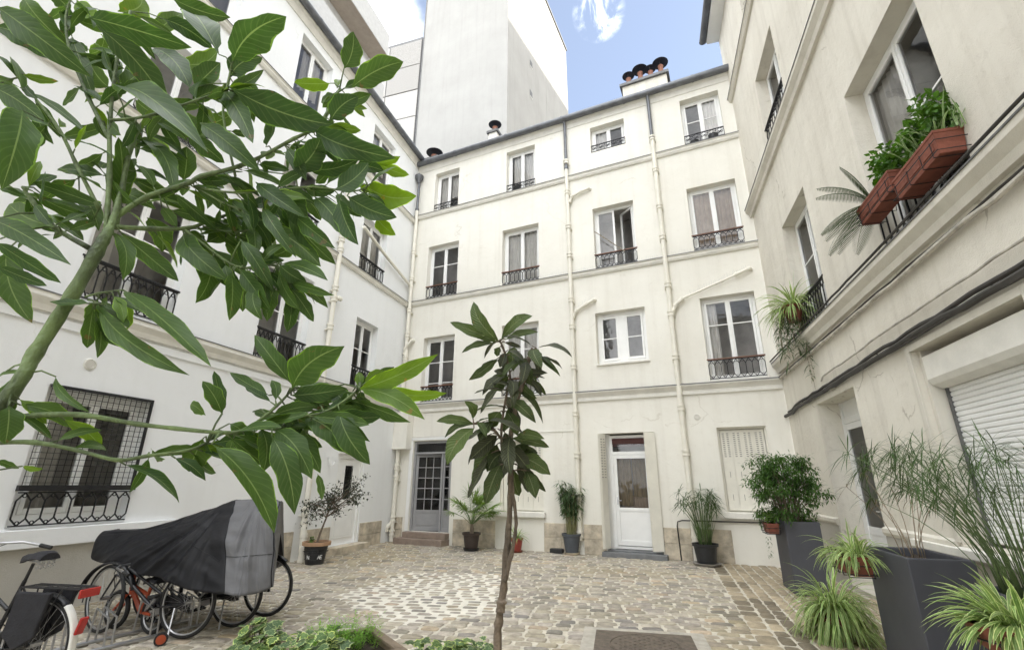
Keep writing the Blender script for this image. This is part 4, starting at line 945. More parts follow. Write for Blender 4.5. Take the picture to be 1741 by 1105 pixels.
# child's bicycle
K = thing('child_bicycle', 'small orange child bicycle between the wheels under the cover', 'bicycle', (-3.98, 6.05, 0), R(160))
wheel(K, 0, .20, .024, n=16, rimm=M_ALU); wheel(K, .62, .20, .024, n=16, rimm=M_ALU)
b = MB(); b.tube([(0, .04, .2), (.22, 0, .2)], .016, 8); b.tube([(.22, 0, .2), (.14, 0, .46)], .02, 8); b.tube([(.22, 0, .2), (.46, 0, .44)], .026, 8); b.tube([(.17, 0, .38), (.46, 0, .46)], .02, 8); b.tube([(.45, 0, .36), (.46, 0, .58)], .022, 8); b.tube([(.46, .04, .36), (.62, .04, .2)], .014, 8); b.tube([(.46, -.04, .36), (.62, -.04, .2)], .014, 8); b.build('frame', M_ORG, K, smooth=True)
b = MB(); b.box(-.02, .26, -.07, -.04, .17, .27); b.build('chain_guard', M_ORG, K, bevel=.02)
saddle(K, .12, .50)
b = MB(); b.tube([(.42, -.2, .60), (.46, 0, .58), (.42, .2, .60)], .012, 8); b.build('handlebar', M_BLK, K, smooth=True)
# toy wheel on the ground
b = MB(); Mx = Matrix.Translation((-3.60, 5.66, .062)) @ Matrix.Rotation(R(30), 4, 'Z') @ Matrix.Rotation(R(90), 4, 'X')
b.lathe([(.062, -.012), (.062, .012), (.045, .014)], (0, 0, 0), 22, 0, Mx); b.lathe([(.044, -.016), (.044, .016), (.02, .018)], (0, 0, 0), 22, 1, Mx)
tag(b.build('stabiliser_wheel', [M_RUB, M_ORG], smooth=True), 'small orange and blue stabiliser wheel on the cobbles beside the near bicycle wheel', 'wheel')
# ground rack
b = MB()
for y in (0, .34): b.tube([(-1.5, y, .02), (1.0, y, .02)], .018, 8)
for k in range(6):
    x = -1.3 + k * .42
    for s in (0, .07): b.tube([(x + s, 0, .03), (x + s, .02, .28), (x + s, .30, .34), (x + s, .34, .03)], .010, 6)
tag(b.build('bicycle_rack', M_ALU, None, (-4.05, 5.55, 0), True, 50, 0, R(62)), 'low metal bicycle rack on the cobbles behind the black bicycle', 'rack')
# ---------------------------------------------------------------- bicycle cover
def clothmat(name, c, rough):
    m = mat(name, c, rough, var=.12, scale=3, bump=.12, bscale=30, spec=.3); return m
M_CVB = clothmat('black_nylon', (.010, .010, .012), .55); M_CVG = clothmat('grey_nylon', (.13, .13, .135), .6)
CV = thing('bicycle_cover', 'black and grey nylon cover draped over a row of parked bicycles', 'bike cover', (-4.0, 6.4, 0), 0)
KEY = [  # x, near hem y, near hem z, shoulder y, shoulder z   (world)
    (-5.28, 6.42, .72, 6.50, 1.00), (-5.24, 6.40, .70, 6.47, 1.01), (-4.70, 6.18, .67, 6.42, 1.075), (-4.13, 5.95, .59, 6.30, 1.18), (-3.70, 5.76, .51, 6.24, 1.29),
    (-3.42, 5.68, .47, 6.20, 1.385), (-3.20, 5.66, .46, 6.18, 1.40), (-3.0, 5.70, .47, 6.14, 1.41), (-2.80, 5.80, .48, 6.10, 1.41), (-2.68, 5.90, .50, 6.10, 1.37)]
def kx(x):
    for i in range(len(KEY) - 1):
        a, c = KEY[i], KEY[i + 1]
        if a[0] <= x <= c[0]: t = (x - a[0]) / (c[0] - a[0]); return [p + (q - p) * t for p, q in zip(a, c)]
    return list(KEY[-1])
def cover_pt(x, t):
    k = kx(x); P_ = [(0, V(x, k[1], k[2])), (.42, V(x, k[3], k[4])), (.58, V(x, k[3] + .5, k[4] - .02)), (1.0, V(x, 7.05, k[2] + .03))]
    for (t0, p0), (t1, p1) in zip(P_, P_[1:]):
        if t0 <= t <= t1 + 1e-9: q = (t - t0) / (t1 - t0); p = p0.lerp(p1, q); break
    side = -1 if t < .5 else 1
    if t < .42: p += V(0, -.05, .02) * math.sin(math.pi * q)
    fall = (1.4 - p.z); amp = min(1, max(.15, min(abs(t - .5) / .12, 1))) * (.45 + .55 * min(1, (x + 5.3) / 1.2))
    bl_ = min(1, max(0, (x + 3.55) / .35)); px, pz = -3.36 + .41 * bl_, 1.50 + .12 * bl_       # creases radiate from the high corner they hang from
    th = math.atan2(pz - p.z, px - x); rr_ = math.hypot(pz - p.z, px - x)
    rid = lambda v: (1 - abs(noise.noise(v)) * 2.6)
    f = (rid(V(th * 4.2, side * 3.0, rr_ * .35)) * .050 + rid(V(th * 9.0, 7.0, rr_ * .8)) * .020) * min(1, rr_ / .5) + noise.noise(V(x * 1.1, p.z * 1.3, 8.0)) * .05 + rid(V(x * 1.6 - p.z * 3.2, p.z * .6, 14)) * .018
    f += rid(V(th * 15.0, rr_ * 2.2, 3.3)) * .010 * min(1, rr_ / .4) + rid(V(x * 5.5 + p.z * 2.0, p.z * 6.5, 21)) * .009
    p += V(0, side, .12) * f * amp
    p.x -= .45 * max(0, p.y - k[3])
    S_ = ((-5.3, 0), (-4.3, .08), (-3.38, .38), (-2.68, .17))
    for (xa, sa), (xb, sb) in zip(S_, S_[1:]):
        if xa <= x <= xb: p.x += (1.41 - p.z) * (sa + (sb - sa) * (x - xa) / (xb - xa)); break
    if x < -4.6: p.x += .14 * (-4.6 - x) / .68
    if x > -3.38: p.x -= .08 * (x + 3.38) / .70
    if -5.2 < x: p.z -= .05 * math.exp(-((x + 4.6) / .5) ** 2) * (1 if .35 < t < .65 else 0)
    if t < .05 or t > .95: p.z += .010 * math.sin(x * 9)
    return p - V(-4.0, 6.4, 0)
def cover_part(name, x0, x1, m, nx, endcap=None):
    b = MB(); nt_ = 90; vs = []; fs = []
    for i in range(nx + 1):
        for j in range(nt_ + 1): vs.append(cover_pt(x0 + (x1 - x0) * i / nx, j / nt_))
    for i in range(nx):
        for j in range(nt_): q = i * (nt_ + 1) + j; fs.append((q, q + nt_ + 1, q + nt_ + 2, q + 1))
    for row in endcap or ():
        base = row * (nt_ + 1); c = sum((vs[base + j] for j in range(nt_ + 1)), V(0, 0, 0)) / (nt_ + 1); vs.append(c); ci = len(vs) - 1
        for j in range(nt_): fs.append((base + j, base + j + 1, ci))
    b.add(vs, fs); o = b.build(name, m, CV, smooth=True, angle=180); s = o.modifiers.new('t', 'SOLIDIFY'); s.thickness = .004; return o
cover_part('black_panel', -5.28, -3.38, M_CVB, 130, (0,)); cover_part('grey_panel', -3.378, -2.68, M_CVG, 50, (50,))
b = MB(); b.tube([cover_pt(-3.378, j / 60) + V(0, -.004 if j < 30 else .004, .004) for j in range(61)], .006, 6); b.build('seam', M_CVB, CV, smooth=True)
b = MB(); b.tube([cover_pt(-2.70, j / 60) + V(.004, -.004, .003) for j in range(0, 61)], .006, 6); b.build('seam', M_CVB, CV, smooth=True)

b = MB(); b.tube([cover_pt(-4.15 + .70 * k / 30, .33 - .20 * k / 30) + V(0, -.003, .002) for k in range(31)], .0035, 5); b.build('seam', M_CVB, CV, smooth=True)
b = MB(); b.tube([cover_pt(-3.37 + .66 * k / 20, .15) + V(0, -.003, .002) for k in range(21)], .003, 5); b.build('seam', M_CVB, CV, smooth=True)
# ---------------------------------------------------------------- manhole
MH = thing('manhole_cover', 'rectangular cast iron manhole cover with a round lid set in the cobbles', 'manhole cover', (1.40, 5.72, 0), R(-12))
M_CAST = mat('cast_iron', (.13, .105, .08), .8, .1, var=.3, scale=14, bump=.5, bscale=60)
b = MB(); b.box(-.66, .66, -.60, .60, -.02, .006); b.build('surround', mat('cement_collar', (.42, .39, .33), .95, var=.2, scale=7, bump=.4), MH)
b = MB(); b.box(-.52, .52, -.48, .48, -.02, .012); pl = b.build('plate', M_CAST, MH, bevel=.006)
b = MB(); b.torus((0, 0, .013), .36, .010, 'z', 48, 6); b.lathe([(.345, .010), (.345, .018), (.001, .018)], (0, 0, 0), 40)
for i in range(-6, 7):
    for j in range(-6, 7):
        if i * i + j * j < 38 and (i + j) % 2 == 0: b.box(i * .05 - .014, i * .05 + .014, j * .05 - .014, j * .05 + .014, .018, .023)
b.build('lid', M_CAST, pl)

# ---------------------------------------------------------------- planters and pots
def trough(name, label, loc, rz, w, l, h, flare=.0):
    P = thing(name, label, 'planter', loc, rz); b = MB(); t = .03; f = flare
    ou = [(0, 0), (w, 0), (w, l), (0, l)]
    bot = [(x + (f if x == 0 else -f), y + (f if y == 0 else -f), 0) for x, y in ou]; top = [(x, y, h) for x, y in ou]
    it = [(x + (t if x == 0 else -t), y + (t if y == 0 else -t), h) for x, y in ou]; ib = [(x, y, h - .12) for x, y, _ in it]
    b.add(bot + top + it + ib, [(0, 3, 2, 1)] + [(i, (i + 1) % 4, 4 + (i + 1) % 4, 4 + i) for i in range(4)] + [(4 + i, 4 + (i + 1) % 4, 8 + (i + 1) % 4, 8 + i) for i in range(4)] + [(8 + i, 8 + (i + 1) % 4, 12 + (i + 1) % 4, 12 + i) for i in range(4)])
    b.build('planter_body', M_GRAYP, P, bevel=.012)
    s = MB(); n = 8; s.add([(t + (w - 2 * t) * i / n, t + (l - 2 * t) * j / n, h - .075 + rnd(-.012, .018)) for i in range(n + 1) for j in range(n + 1)], [(i * (n + 1) + j, (i + 1) * (n + 1) + j, (i + 1) * (n + 1) + j + 1, i * (n + 1) + j + 1) for i in range(n) for j in range(n)]); s.build('soil', M_SOIL, P, smooth=True)
    return P
WZ = R(-15.95)
P1 = trough('tall_planter', 'tall anthracite planter holding the dense green bush near the far corner', (4.36, 8.15, 0), WZ, .50, .80, 1.05)
P2 = trough('tall_planter', 'tall anthracite planter with dried bare stalks, beside the round spider plant', (3.47, 4.58, 0), WZ, .50, .90, 1.0)
P3 = trough('tall_planter', 'tall anthracite planter with the big papyrus clump at the right edge', (3.12, 3.05, 0), WZ, .50, .85, .92)
def pot(P, prof, m, n=28, soil=True, name='pot'):
    b = MB(); b.lathe(prof, (0, 0, 0), n); o = b.build(name, m, P, smooth=True, angle=35)
    if soil:
        r, z = prof[-1]; s = MB(); s.lathe([(r * 1.0, z), (r * .6, z + .012), (.002, z + .018)], (0, 0, 0), 20); s.build('soil', M_SOIL, P, smooth=True)
    return o
def flowerbox(P, L, W, H, m, name='pot'):
    b = MB(); t = .018; k = .82; z = H
    ou = [(-L / 2, -W / 2), (L / 2, -W / 2), (L / 2, W / 2), (-L / 2, W / 2)]
    bot = [(x * .94, y * k, 0) for x, y in ou]; top = [(x * .985, y * .95, H - .03) for x, y in ou]; r0 = [(x, y, H - .03) for x, y in ou]; r1 = [(x, y, H) for x, y in ou]
    it = [(x * .94, y * .82, H) for x, y in ou]; ib = [(x, y, H - .04) for x, y, _ in it]
    L_ = [bot, top, r0, r1, it, ib]; vs = sum(L_, []); fs = [(0, 3, 2, 1)]
    for q in range(5):
        for i in range(4): fs.append((q * 4 + i, q * 4 + (i + 1) % 4, (q + 1) * 4 + (i + 1) % 4, (q + 1) * 4 + i))
    fs.append((20, 21, 22, 23)); b.add(vs, fs)
    for sx in (-.3, 0, .3):
        b.box(sx * L - L * .12, sx * L + L * .12, -W * .46 - .003, -W * .45, H * .28, H * .68)
    o = b.build(name, m, P, bevel=.006)
    s = MB(); s.box(-L * .465, L * .465, -W * .40, W * .40, H - .05, H - .035); s.build('soil', M_SOIL, P)
    return o
def wirecage(P, L, W, H, zc=.0, name='hanger'):
    b = MB(); r = .005
    for z in (.02, H * .55): b.tube([(-L / 2 - .01, W / 2 + .03, z), (-L / 2 - .01, -W / 2 - .01, z), (L / 2 + .01, -W / 2 - .01, z), (L / 2 + .01, W / 2 + .03, z)], r, 5)
    for x in (-L * .4, -L * .1, L * .2, L * .42): b.tube([(x, W / 2 + .05, H + .05), (x, W / 2 + .02, -.012), (x, -W / 2 - .01, -.012), (x, -W / 2 - .012, H * .6)], r, 5)
    return b.build(name, M_IRON, P)
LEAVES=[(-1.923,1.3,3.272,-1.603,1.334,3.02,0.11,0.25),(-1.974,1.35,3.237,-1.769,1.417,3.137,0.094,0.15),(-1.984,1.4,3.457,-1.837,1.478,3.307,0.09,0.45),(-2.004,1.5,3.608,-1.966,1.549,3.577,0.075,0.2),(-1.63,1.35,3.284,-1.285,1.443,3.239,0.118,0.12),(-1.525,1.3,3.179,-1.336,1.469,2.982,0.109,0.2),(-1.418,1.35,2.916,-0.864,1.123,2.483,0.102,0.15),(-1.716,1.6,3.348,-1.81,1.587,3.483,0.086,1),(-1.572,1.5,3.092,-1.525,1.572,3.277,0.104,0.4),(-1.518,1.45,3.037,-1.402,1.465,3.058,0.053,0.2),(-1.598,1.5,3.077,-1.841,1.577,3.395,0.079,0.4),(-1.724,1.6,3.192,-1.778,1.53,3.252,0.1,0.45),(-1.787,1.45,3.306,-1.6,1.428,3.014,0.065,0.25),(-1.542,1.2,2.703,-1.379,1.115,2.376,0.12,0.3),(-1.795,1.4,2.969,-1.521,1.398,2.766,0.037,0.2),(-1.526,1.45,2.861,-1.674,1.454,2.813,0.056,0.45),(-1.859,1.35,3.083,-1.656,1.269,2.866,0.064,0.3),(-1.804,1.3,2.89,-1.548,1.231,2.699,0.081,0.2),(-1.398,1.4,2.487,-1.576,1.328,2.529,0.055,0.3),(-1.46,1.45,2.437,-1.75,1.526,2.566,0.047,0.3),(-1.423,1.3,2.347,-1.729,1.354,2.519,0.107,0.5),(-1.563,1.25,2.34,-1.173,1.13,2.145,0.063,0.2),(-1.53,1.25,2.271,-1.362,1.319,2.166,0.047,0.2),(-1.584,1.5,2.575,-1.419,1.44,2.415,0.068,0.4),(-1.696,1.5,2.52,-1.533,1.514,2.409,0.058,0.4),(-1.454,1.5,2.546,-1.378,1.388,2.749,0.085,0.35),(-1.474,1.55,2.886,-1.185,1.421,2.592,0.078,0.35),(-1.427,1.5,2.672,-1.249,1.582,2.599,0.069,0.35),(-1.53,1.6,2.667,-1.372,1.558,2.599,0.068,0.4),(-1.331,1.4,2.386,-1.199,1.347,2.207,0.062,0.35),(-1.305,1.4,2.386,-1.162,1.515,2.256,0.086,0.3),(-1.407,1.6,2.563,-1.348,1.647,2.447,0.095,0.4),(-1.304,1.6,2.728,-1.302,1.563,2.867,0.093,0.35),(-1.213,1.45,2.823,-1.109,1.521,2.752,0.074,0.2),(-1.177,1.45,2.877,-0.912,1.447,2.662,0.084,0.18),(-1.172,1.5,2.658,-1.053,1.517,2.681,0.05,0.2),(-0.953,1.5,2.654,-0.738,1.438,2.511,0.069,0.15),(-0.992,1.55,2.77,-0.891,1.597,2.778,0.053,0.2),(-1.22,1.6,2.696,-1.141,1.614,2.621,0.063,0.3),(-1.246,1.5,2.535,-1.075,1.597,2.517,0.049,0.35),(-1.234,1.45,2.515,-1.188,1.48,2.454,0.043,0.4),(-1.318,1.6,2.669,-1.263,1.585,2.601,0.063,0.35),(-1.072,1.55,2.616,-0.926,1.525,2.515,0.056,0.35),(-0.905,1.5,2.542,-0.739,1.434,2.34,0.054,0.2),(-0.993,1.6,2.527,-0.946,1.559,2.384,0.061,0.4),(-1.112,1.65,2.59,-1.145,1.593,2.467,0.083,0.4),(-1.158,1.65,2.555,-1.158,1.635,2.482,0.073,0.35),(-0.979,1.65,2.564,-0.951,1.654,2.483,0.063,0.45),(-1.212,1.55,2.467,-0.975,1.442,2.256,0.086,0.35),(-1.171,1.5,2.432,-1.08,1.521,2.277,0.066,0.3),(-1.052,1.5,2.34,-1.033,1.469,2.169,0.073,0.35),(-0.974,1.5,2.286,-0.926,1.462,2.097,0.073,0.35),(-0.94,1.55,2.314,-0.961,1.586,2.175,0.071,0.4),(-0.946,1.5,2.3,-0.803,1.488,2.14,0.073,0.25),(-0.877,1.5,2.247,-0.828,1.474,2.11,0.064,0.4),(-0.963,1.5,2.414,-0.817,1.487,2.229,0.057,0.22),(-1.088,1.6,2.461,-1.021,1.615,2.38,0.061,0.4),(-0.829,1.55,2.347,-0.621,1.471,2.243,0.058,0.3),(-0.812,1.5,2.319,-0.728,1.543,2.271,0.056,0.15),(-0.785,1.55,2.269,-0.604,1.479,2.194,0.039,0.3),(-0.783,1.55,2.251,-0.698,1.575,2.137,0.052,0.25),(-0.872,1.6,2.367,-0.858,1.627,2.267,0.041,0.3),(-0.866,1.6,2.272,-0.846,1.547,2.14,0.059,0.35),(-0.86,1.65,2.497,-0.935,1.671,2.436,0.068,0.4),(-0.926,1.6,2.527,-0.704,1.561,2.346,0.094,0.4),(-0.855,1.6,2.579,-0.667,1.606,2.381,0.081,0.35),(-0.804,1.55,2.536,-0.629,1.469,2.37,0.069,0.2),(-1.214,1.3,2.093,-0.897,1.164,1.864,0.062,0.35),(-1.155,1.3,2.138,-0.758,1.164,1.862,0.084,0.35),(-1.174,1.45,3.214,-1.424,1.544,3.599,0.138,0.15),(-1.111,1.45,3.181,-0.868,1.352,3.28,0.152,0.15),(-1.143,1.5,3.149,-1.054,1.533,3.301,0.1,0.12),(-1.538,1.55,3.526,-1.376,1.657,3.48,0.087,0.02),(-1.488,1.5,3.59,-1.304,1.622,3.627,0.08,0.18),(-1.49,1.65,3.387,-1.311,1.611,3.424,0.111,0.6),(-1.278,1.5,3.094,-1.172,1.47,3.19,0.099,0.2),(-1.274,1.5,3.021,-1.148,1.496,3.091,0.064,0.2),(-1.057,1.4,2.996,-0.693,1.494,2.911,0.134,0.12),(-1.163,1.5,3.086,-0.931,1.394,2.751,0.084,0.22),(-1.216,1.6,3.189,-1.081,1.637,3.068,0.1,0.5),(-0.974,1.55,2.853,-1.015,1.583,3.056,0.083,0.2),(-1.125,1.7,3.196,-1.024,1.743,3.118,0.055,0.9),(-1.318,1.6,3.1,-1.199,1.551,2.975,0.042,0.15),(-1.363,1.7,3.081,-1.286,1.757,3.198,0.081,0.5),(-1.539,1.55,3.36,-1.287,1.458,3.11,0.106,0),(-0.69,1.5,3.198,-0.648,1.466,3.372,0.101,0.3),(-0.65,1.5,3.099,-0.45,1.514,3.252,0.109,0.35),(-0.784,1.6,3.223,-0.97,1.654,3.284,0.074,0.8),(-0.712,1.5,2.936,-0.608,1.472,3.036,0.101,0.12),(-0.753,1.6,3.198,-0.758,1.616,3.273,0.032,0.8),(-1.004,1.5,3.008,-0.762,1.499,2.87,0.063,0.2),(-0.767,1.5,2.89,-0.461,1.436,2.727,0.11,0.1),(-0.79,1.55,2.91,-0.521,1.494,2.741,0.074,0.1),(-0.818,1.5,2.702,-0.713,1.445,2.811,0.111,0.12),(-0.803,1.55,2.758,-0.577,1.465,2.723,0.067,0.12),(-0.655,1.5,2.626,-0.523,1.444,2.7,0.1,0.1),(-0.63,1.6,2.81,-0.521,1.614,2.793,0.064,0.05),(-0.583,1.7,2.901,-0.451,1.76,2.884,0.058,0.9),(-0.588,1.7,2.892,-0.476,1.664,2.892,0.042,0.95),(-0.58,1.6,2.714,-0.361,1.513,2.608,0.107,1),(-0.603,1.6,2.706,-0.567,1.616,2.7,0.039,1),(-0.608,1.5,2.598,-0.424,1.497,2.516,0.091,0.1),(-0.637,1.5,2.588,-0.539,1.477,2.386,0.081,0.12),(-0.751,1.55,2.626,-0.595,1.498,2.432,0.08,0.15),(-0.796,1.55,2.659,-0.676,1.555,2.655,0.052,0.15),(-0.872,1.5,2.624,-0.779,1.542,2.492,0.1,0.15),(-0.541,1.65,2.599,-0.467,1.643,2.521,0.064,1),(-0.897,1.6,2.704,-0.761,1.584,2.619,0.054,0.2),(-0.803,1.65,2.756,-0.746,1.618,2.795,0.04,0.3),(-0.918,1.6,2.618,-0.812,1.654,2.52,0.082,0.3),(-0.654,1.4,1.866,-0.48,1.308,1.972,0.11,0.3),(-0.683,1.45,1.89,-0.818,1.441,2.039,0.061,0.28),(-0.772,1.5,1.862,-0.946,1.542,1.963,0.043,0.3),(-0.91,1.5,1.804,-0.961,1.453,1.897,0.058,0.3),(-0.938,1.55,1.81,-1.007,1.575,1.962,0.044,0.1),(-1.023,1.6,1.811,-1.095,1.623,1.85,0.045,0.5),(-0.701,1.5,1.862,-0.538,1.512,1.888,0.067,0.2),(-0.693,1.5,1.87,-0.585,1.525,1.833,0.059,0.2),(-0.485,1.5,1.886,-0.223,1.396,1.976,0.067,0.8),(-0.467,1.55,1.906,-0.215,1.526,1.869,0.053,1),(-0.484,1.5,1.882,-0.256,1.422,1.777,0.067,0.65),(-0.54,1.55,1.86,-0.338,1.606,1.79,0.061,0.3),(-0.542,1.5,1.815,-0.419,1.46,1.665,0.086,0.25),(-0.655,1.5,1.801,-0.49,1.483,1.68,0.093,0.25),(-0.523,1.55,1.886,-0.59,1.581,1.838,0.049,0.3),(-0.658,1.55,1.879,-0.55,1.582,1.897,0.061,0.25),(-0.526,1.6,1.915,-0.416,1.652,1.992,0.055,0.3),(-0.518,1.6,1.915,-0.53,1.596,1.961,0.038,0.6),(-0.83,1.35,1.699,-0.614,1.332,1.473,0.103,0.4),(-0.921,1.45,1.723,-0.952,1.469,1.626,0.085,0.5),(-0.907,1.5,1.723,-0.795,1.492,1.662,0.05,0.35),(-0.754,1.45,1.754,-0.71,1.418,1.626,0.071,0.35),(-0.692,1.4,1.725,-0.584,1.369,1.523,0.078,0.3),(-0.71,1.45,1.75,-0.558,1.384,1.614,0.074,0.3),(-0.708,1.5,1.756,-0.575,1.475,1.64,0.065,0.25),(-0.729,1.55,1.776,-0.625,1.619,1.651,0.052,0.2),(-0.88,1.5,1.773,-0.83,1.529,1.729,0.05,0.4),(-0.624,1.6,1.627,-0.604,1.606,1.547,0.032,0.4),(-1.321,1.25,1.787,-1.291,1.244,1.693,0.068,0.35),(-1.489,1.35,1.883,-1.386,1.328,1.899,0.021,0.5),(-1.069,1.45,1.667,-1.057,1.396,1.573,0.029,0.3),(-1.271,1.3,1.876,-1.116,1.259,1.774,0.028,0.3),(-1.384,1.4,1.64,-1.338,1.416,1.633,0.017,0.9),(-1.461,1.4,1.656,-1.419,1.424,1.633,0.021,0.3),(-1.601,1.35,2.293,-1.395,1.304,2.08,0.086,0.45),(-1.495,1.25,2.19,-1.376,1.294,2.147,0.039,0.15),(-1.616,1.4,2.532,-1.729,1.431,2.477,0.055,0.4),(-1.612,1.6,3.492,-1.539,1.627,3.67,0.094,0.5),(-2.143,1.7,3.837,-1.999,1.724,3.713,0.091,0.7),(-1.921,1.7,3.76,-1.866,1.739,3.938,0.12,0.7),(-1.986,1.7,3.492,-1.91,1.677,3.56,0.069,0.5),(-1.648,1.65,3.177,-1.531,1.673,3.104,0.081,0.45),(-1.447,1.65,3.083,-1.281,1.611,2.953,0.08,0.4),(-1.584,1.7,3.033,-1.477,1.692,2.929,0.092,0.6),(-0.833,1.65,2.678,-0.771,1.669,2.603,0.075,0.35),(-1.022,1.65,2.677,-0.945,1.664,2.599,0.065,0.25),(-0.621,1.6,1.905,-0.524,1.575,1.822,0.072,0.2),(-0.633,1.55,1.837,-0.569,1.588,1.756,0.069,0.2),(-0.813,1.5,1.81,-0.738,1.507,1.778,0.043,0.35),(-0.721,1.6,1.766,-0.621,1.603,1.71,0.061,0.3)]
TRUNK=[(-2.02,1.2,-0.05,0.025),(-1.75,1.22,0.7,0.021),(-1.38,1.27,1.74,0.018),(-1.347,1.297,1.943,0.018),(-1.316,1.323,2.152,0.018),(-1.309,1.35,2.316,0.018),(-1.322,1.377,2.395,0.011),(-1.346,1.403,2.478,0.009),(-1.375,1.43,2.566,0.007)]
BRANCHES=[[(-1.35,1.4,2.371,0.009),(-1.412,1.41,2.612,0.008),(-1.483,1.42,2.848,0.007),(-1.546,1.43,3.138,0.006),(-1.565,1.44,3.286,0.005),(-1.585,1.45,3.443,0.005)],
[(-1.462,1.42,2.77,0.007),(-1.593,1.415,2.965,0.006),(-1.726,1.41,3.189,0.005),(-1.785,1.405,3.352,0.004),(-1.789,1.4,3.458,0.003)],
[(-1.348,1.42,2.413,0.011),(-1.381,1.44,2.561,0.009),(-1.419,1.46,2.777,0.009),(-1.421,1.48,2.896,0.007),(-1.409,1.5,2.977,0.006)],
[(-1.354,1.42,2.459,0.01),(-1.283,1.436,2.547,0.009),(-1.164,1.452,2.615,0.008),(-1.137,1.469,2.656,0.008),(-0.991,1.485,2.726,0.007),(-0.842,1.501,2.852,0.006),(-0.767,1.518,2.925,0.006),(-0.724,1.534,3.086,0.005),(-0.718,1.55,3.148,0.004)],
[(-1.349,1.42,2.418,0.009),(-1.257,1.465,2.437,0.008),(-1.169,1.51,2.466,0.007),(-1.143,1.555,2.517,0.006),(-1.081,1.6,2.586,0.005)],
[(-1.17,1.5,2.453,0.005),(-1.102,1.51,2.403,0.005),(-1,1.52,2.332,0.004),(-0.93,1.53,2.319,0.004),(-0.843,1.54,2.333,0.004),(-0.791,1.55,2.265,0.003)],
[(-1.147,1.55,2.497,0.004),(-1.039,1.575,2.487,0.003),(-0.953,1.6,2.53,0.003)],
[(-1.403,1.4,2.476,0.007),(-1.504,1.375,2.634,0.006),(-1.581,1.35,2.761,0.005),(-1.706,1.325,2.903,0.004),(-1.772,1.3,2.975,0.003)],
[(-1.352,1.36,2.306,0.009),(-1.471,1.34,2.373,0.007),(-1.544,1.32,2.453,0.006),(-1.569,1.3,2.492,0.004)],
[(-1.346,1.27,1.755,0.007),(-1.29,1.296,1.769,0.007),(-1.187,1.322,1.774,0.007),(-1.055,1.349,1.754,0.006),(-0.955,1.375,1.744,0.006),(-0.834,1.401,1.736,0.005),(-0.783,1.428,1.751,0.005),(-0.719,1.454,1.821,0.004),(-0.69,1.48,1.881,0.004)],
[(-0.74,1.45,1.794,0.005),(-0.635,1.475,1.796,0.004),(-0.574,1.5,1.816,0.004),(-0.514,1.525,1.871,0.004),(-0.501,1.55,1.899,0.003)],
[(-1.326,1.26,1.694,0.006),(-1.262,1.292,1.697,0.006),(-1.176,1.323,1.68,0.005),(-1.083,1.355,1.656,0.005),(-1.028,1.387,1.669,0.005),(-0.937,1.418,1.687,0.004),(-0.906,1.45,1.711,0.004)],
[(-1.154,1.47,2.612,0.005),(-1.014,1.49,2.602,0.004),(-0.856,1.51,2.631,0.004),(-0.758,1.53,2.656,0.004),(-0.609,1.55,2.652,0.003),(-0.562,1.57,2.69,0.003)],
[(-1.142,1.47,2.607,0.003),(-1.041,1.513,2.562,0.003),(-0.976,1.557,2.559,0.003),(-0.948,1.6,2.53,0.003)],
[(-1.034,1.5,2.68,0.005),(-1.127,1.493,2.944,0.004),(-1.136,1.487,3.067,0.004),(-1.136,1.48,3.195,0.003)],
[(-1.476,1.41,2.853,0.006),(-1.358,1.423,2.884,0.005),(-1.211,1.437,2.969,0.004),(-1.109,1.45,3.04,0.003)],
[(-0.778,1.42,1.75,0.004),(-0.76,1.45,1.754,0.004),(-0.704,1.48,1.761,0.003)],
[(-1.287,1.33,2.127,0.003),(-1.233,1.315,2.134,0.003),(-1.155,1.3,2.138,0.002)],
[(-1.276,1.33,2.117,0.003),(-1.243,1.315,2.108,0.002),(-1.212,1.3,2.093,0.002)],
[(-1.34,1.29,1.941,0.004),(-1.351,1.275,1.871,0.003),(-1.333,1.26,1.788,0.003)]]
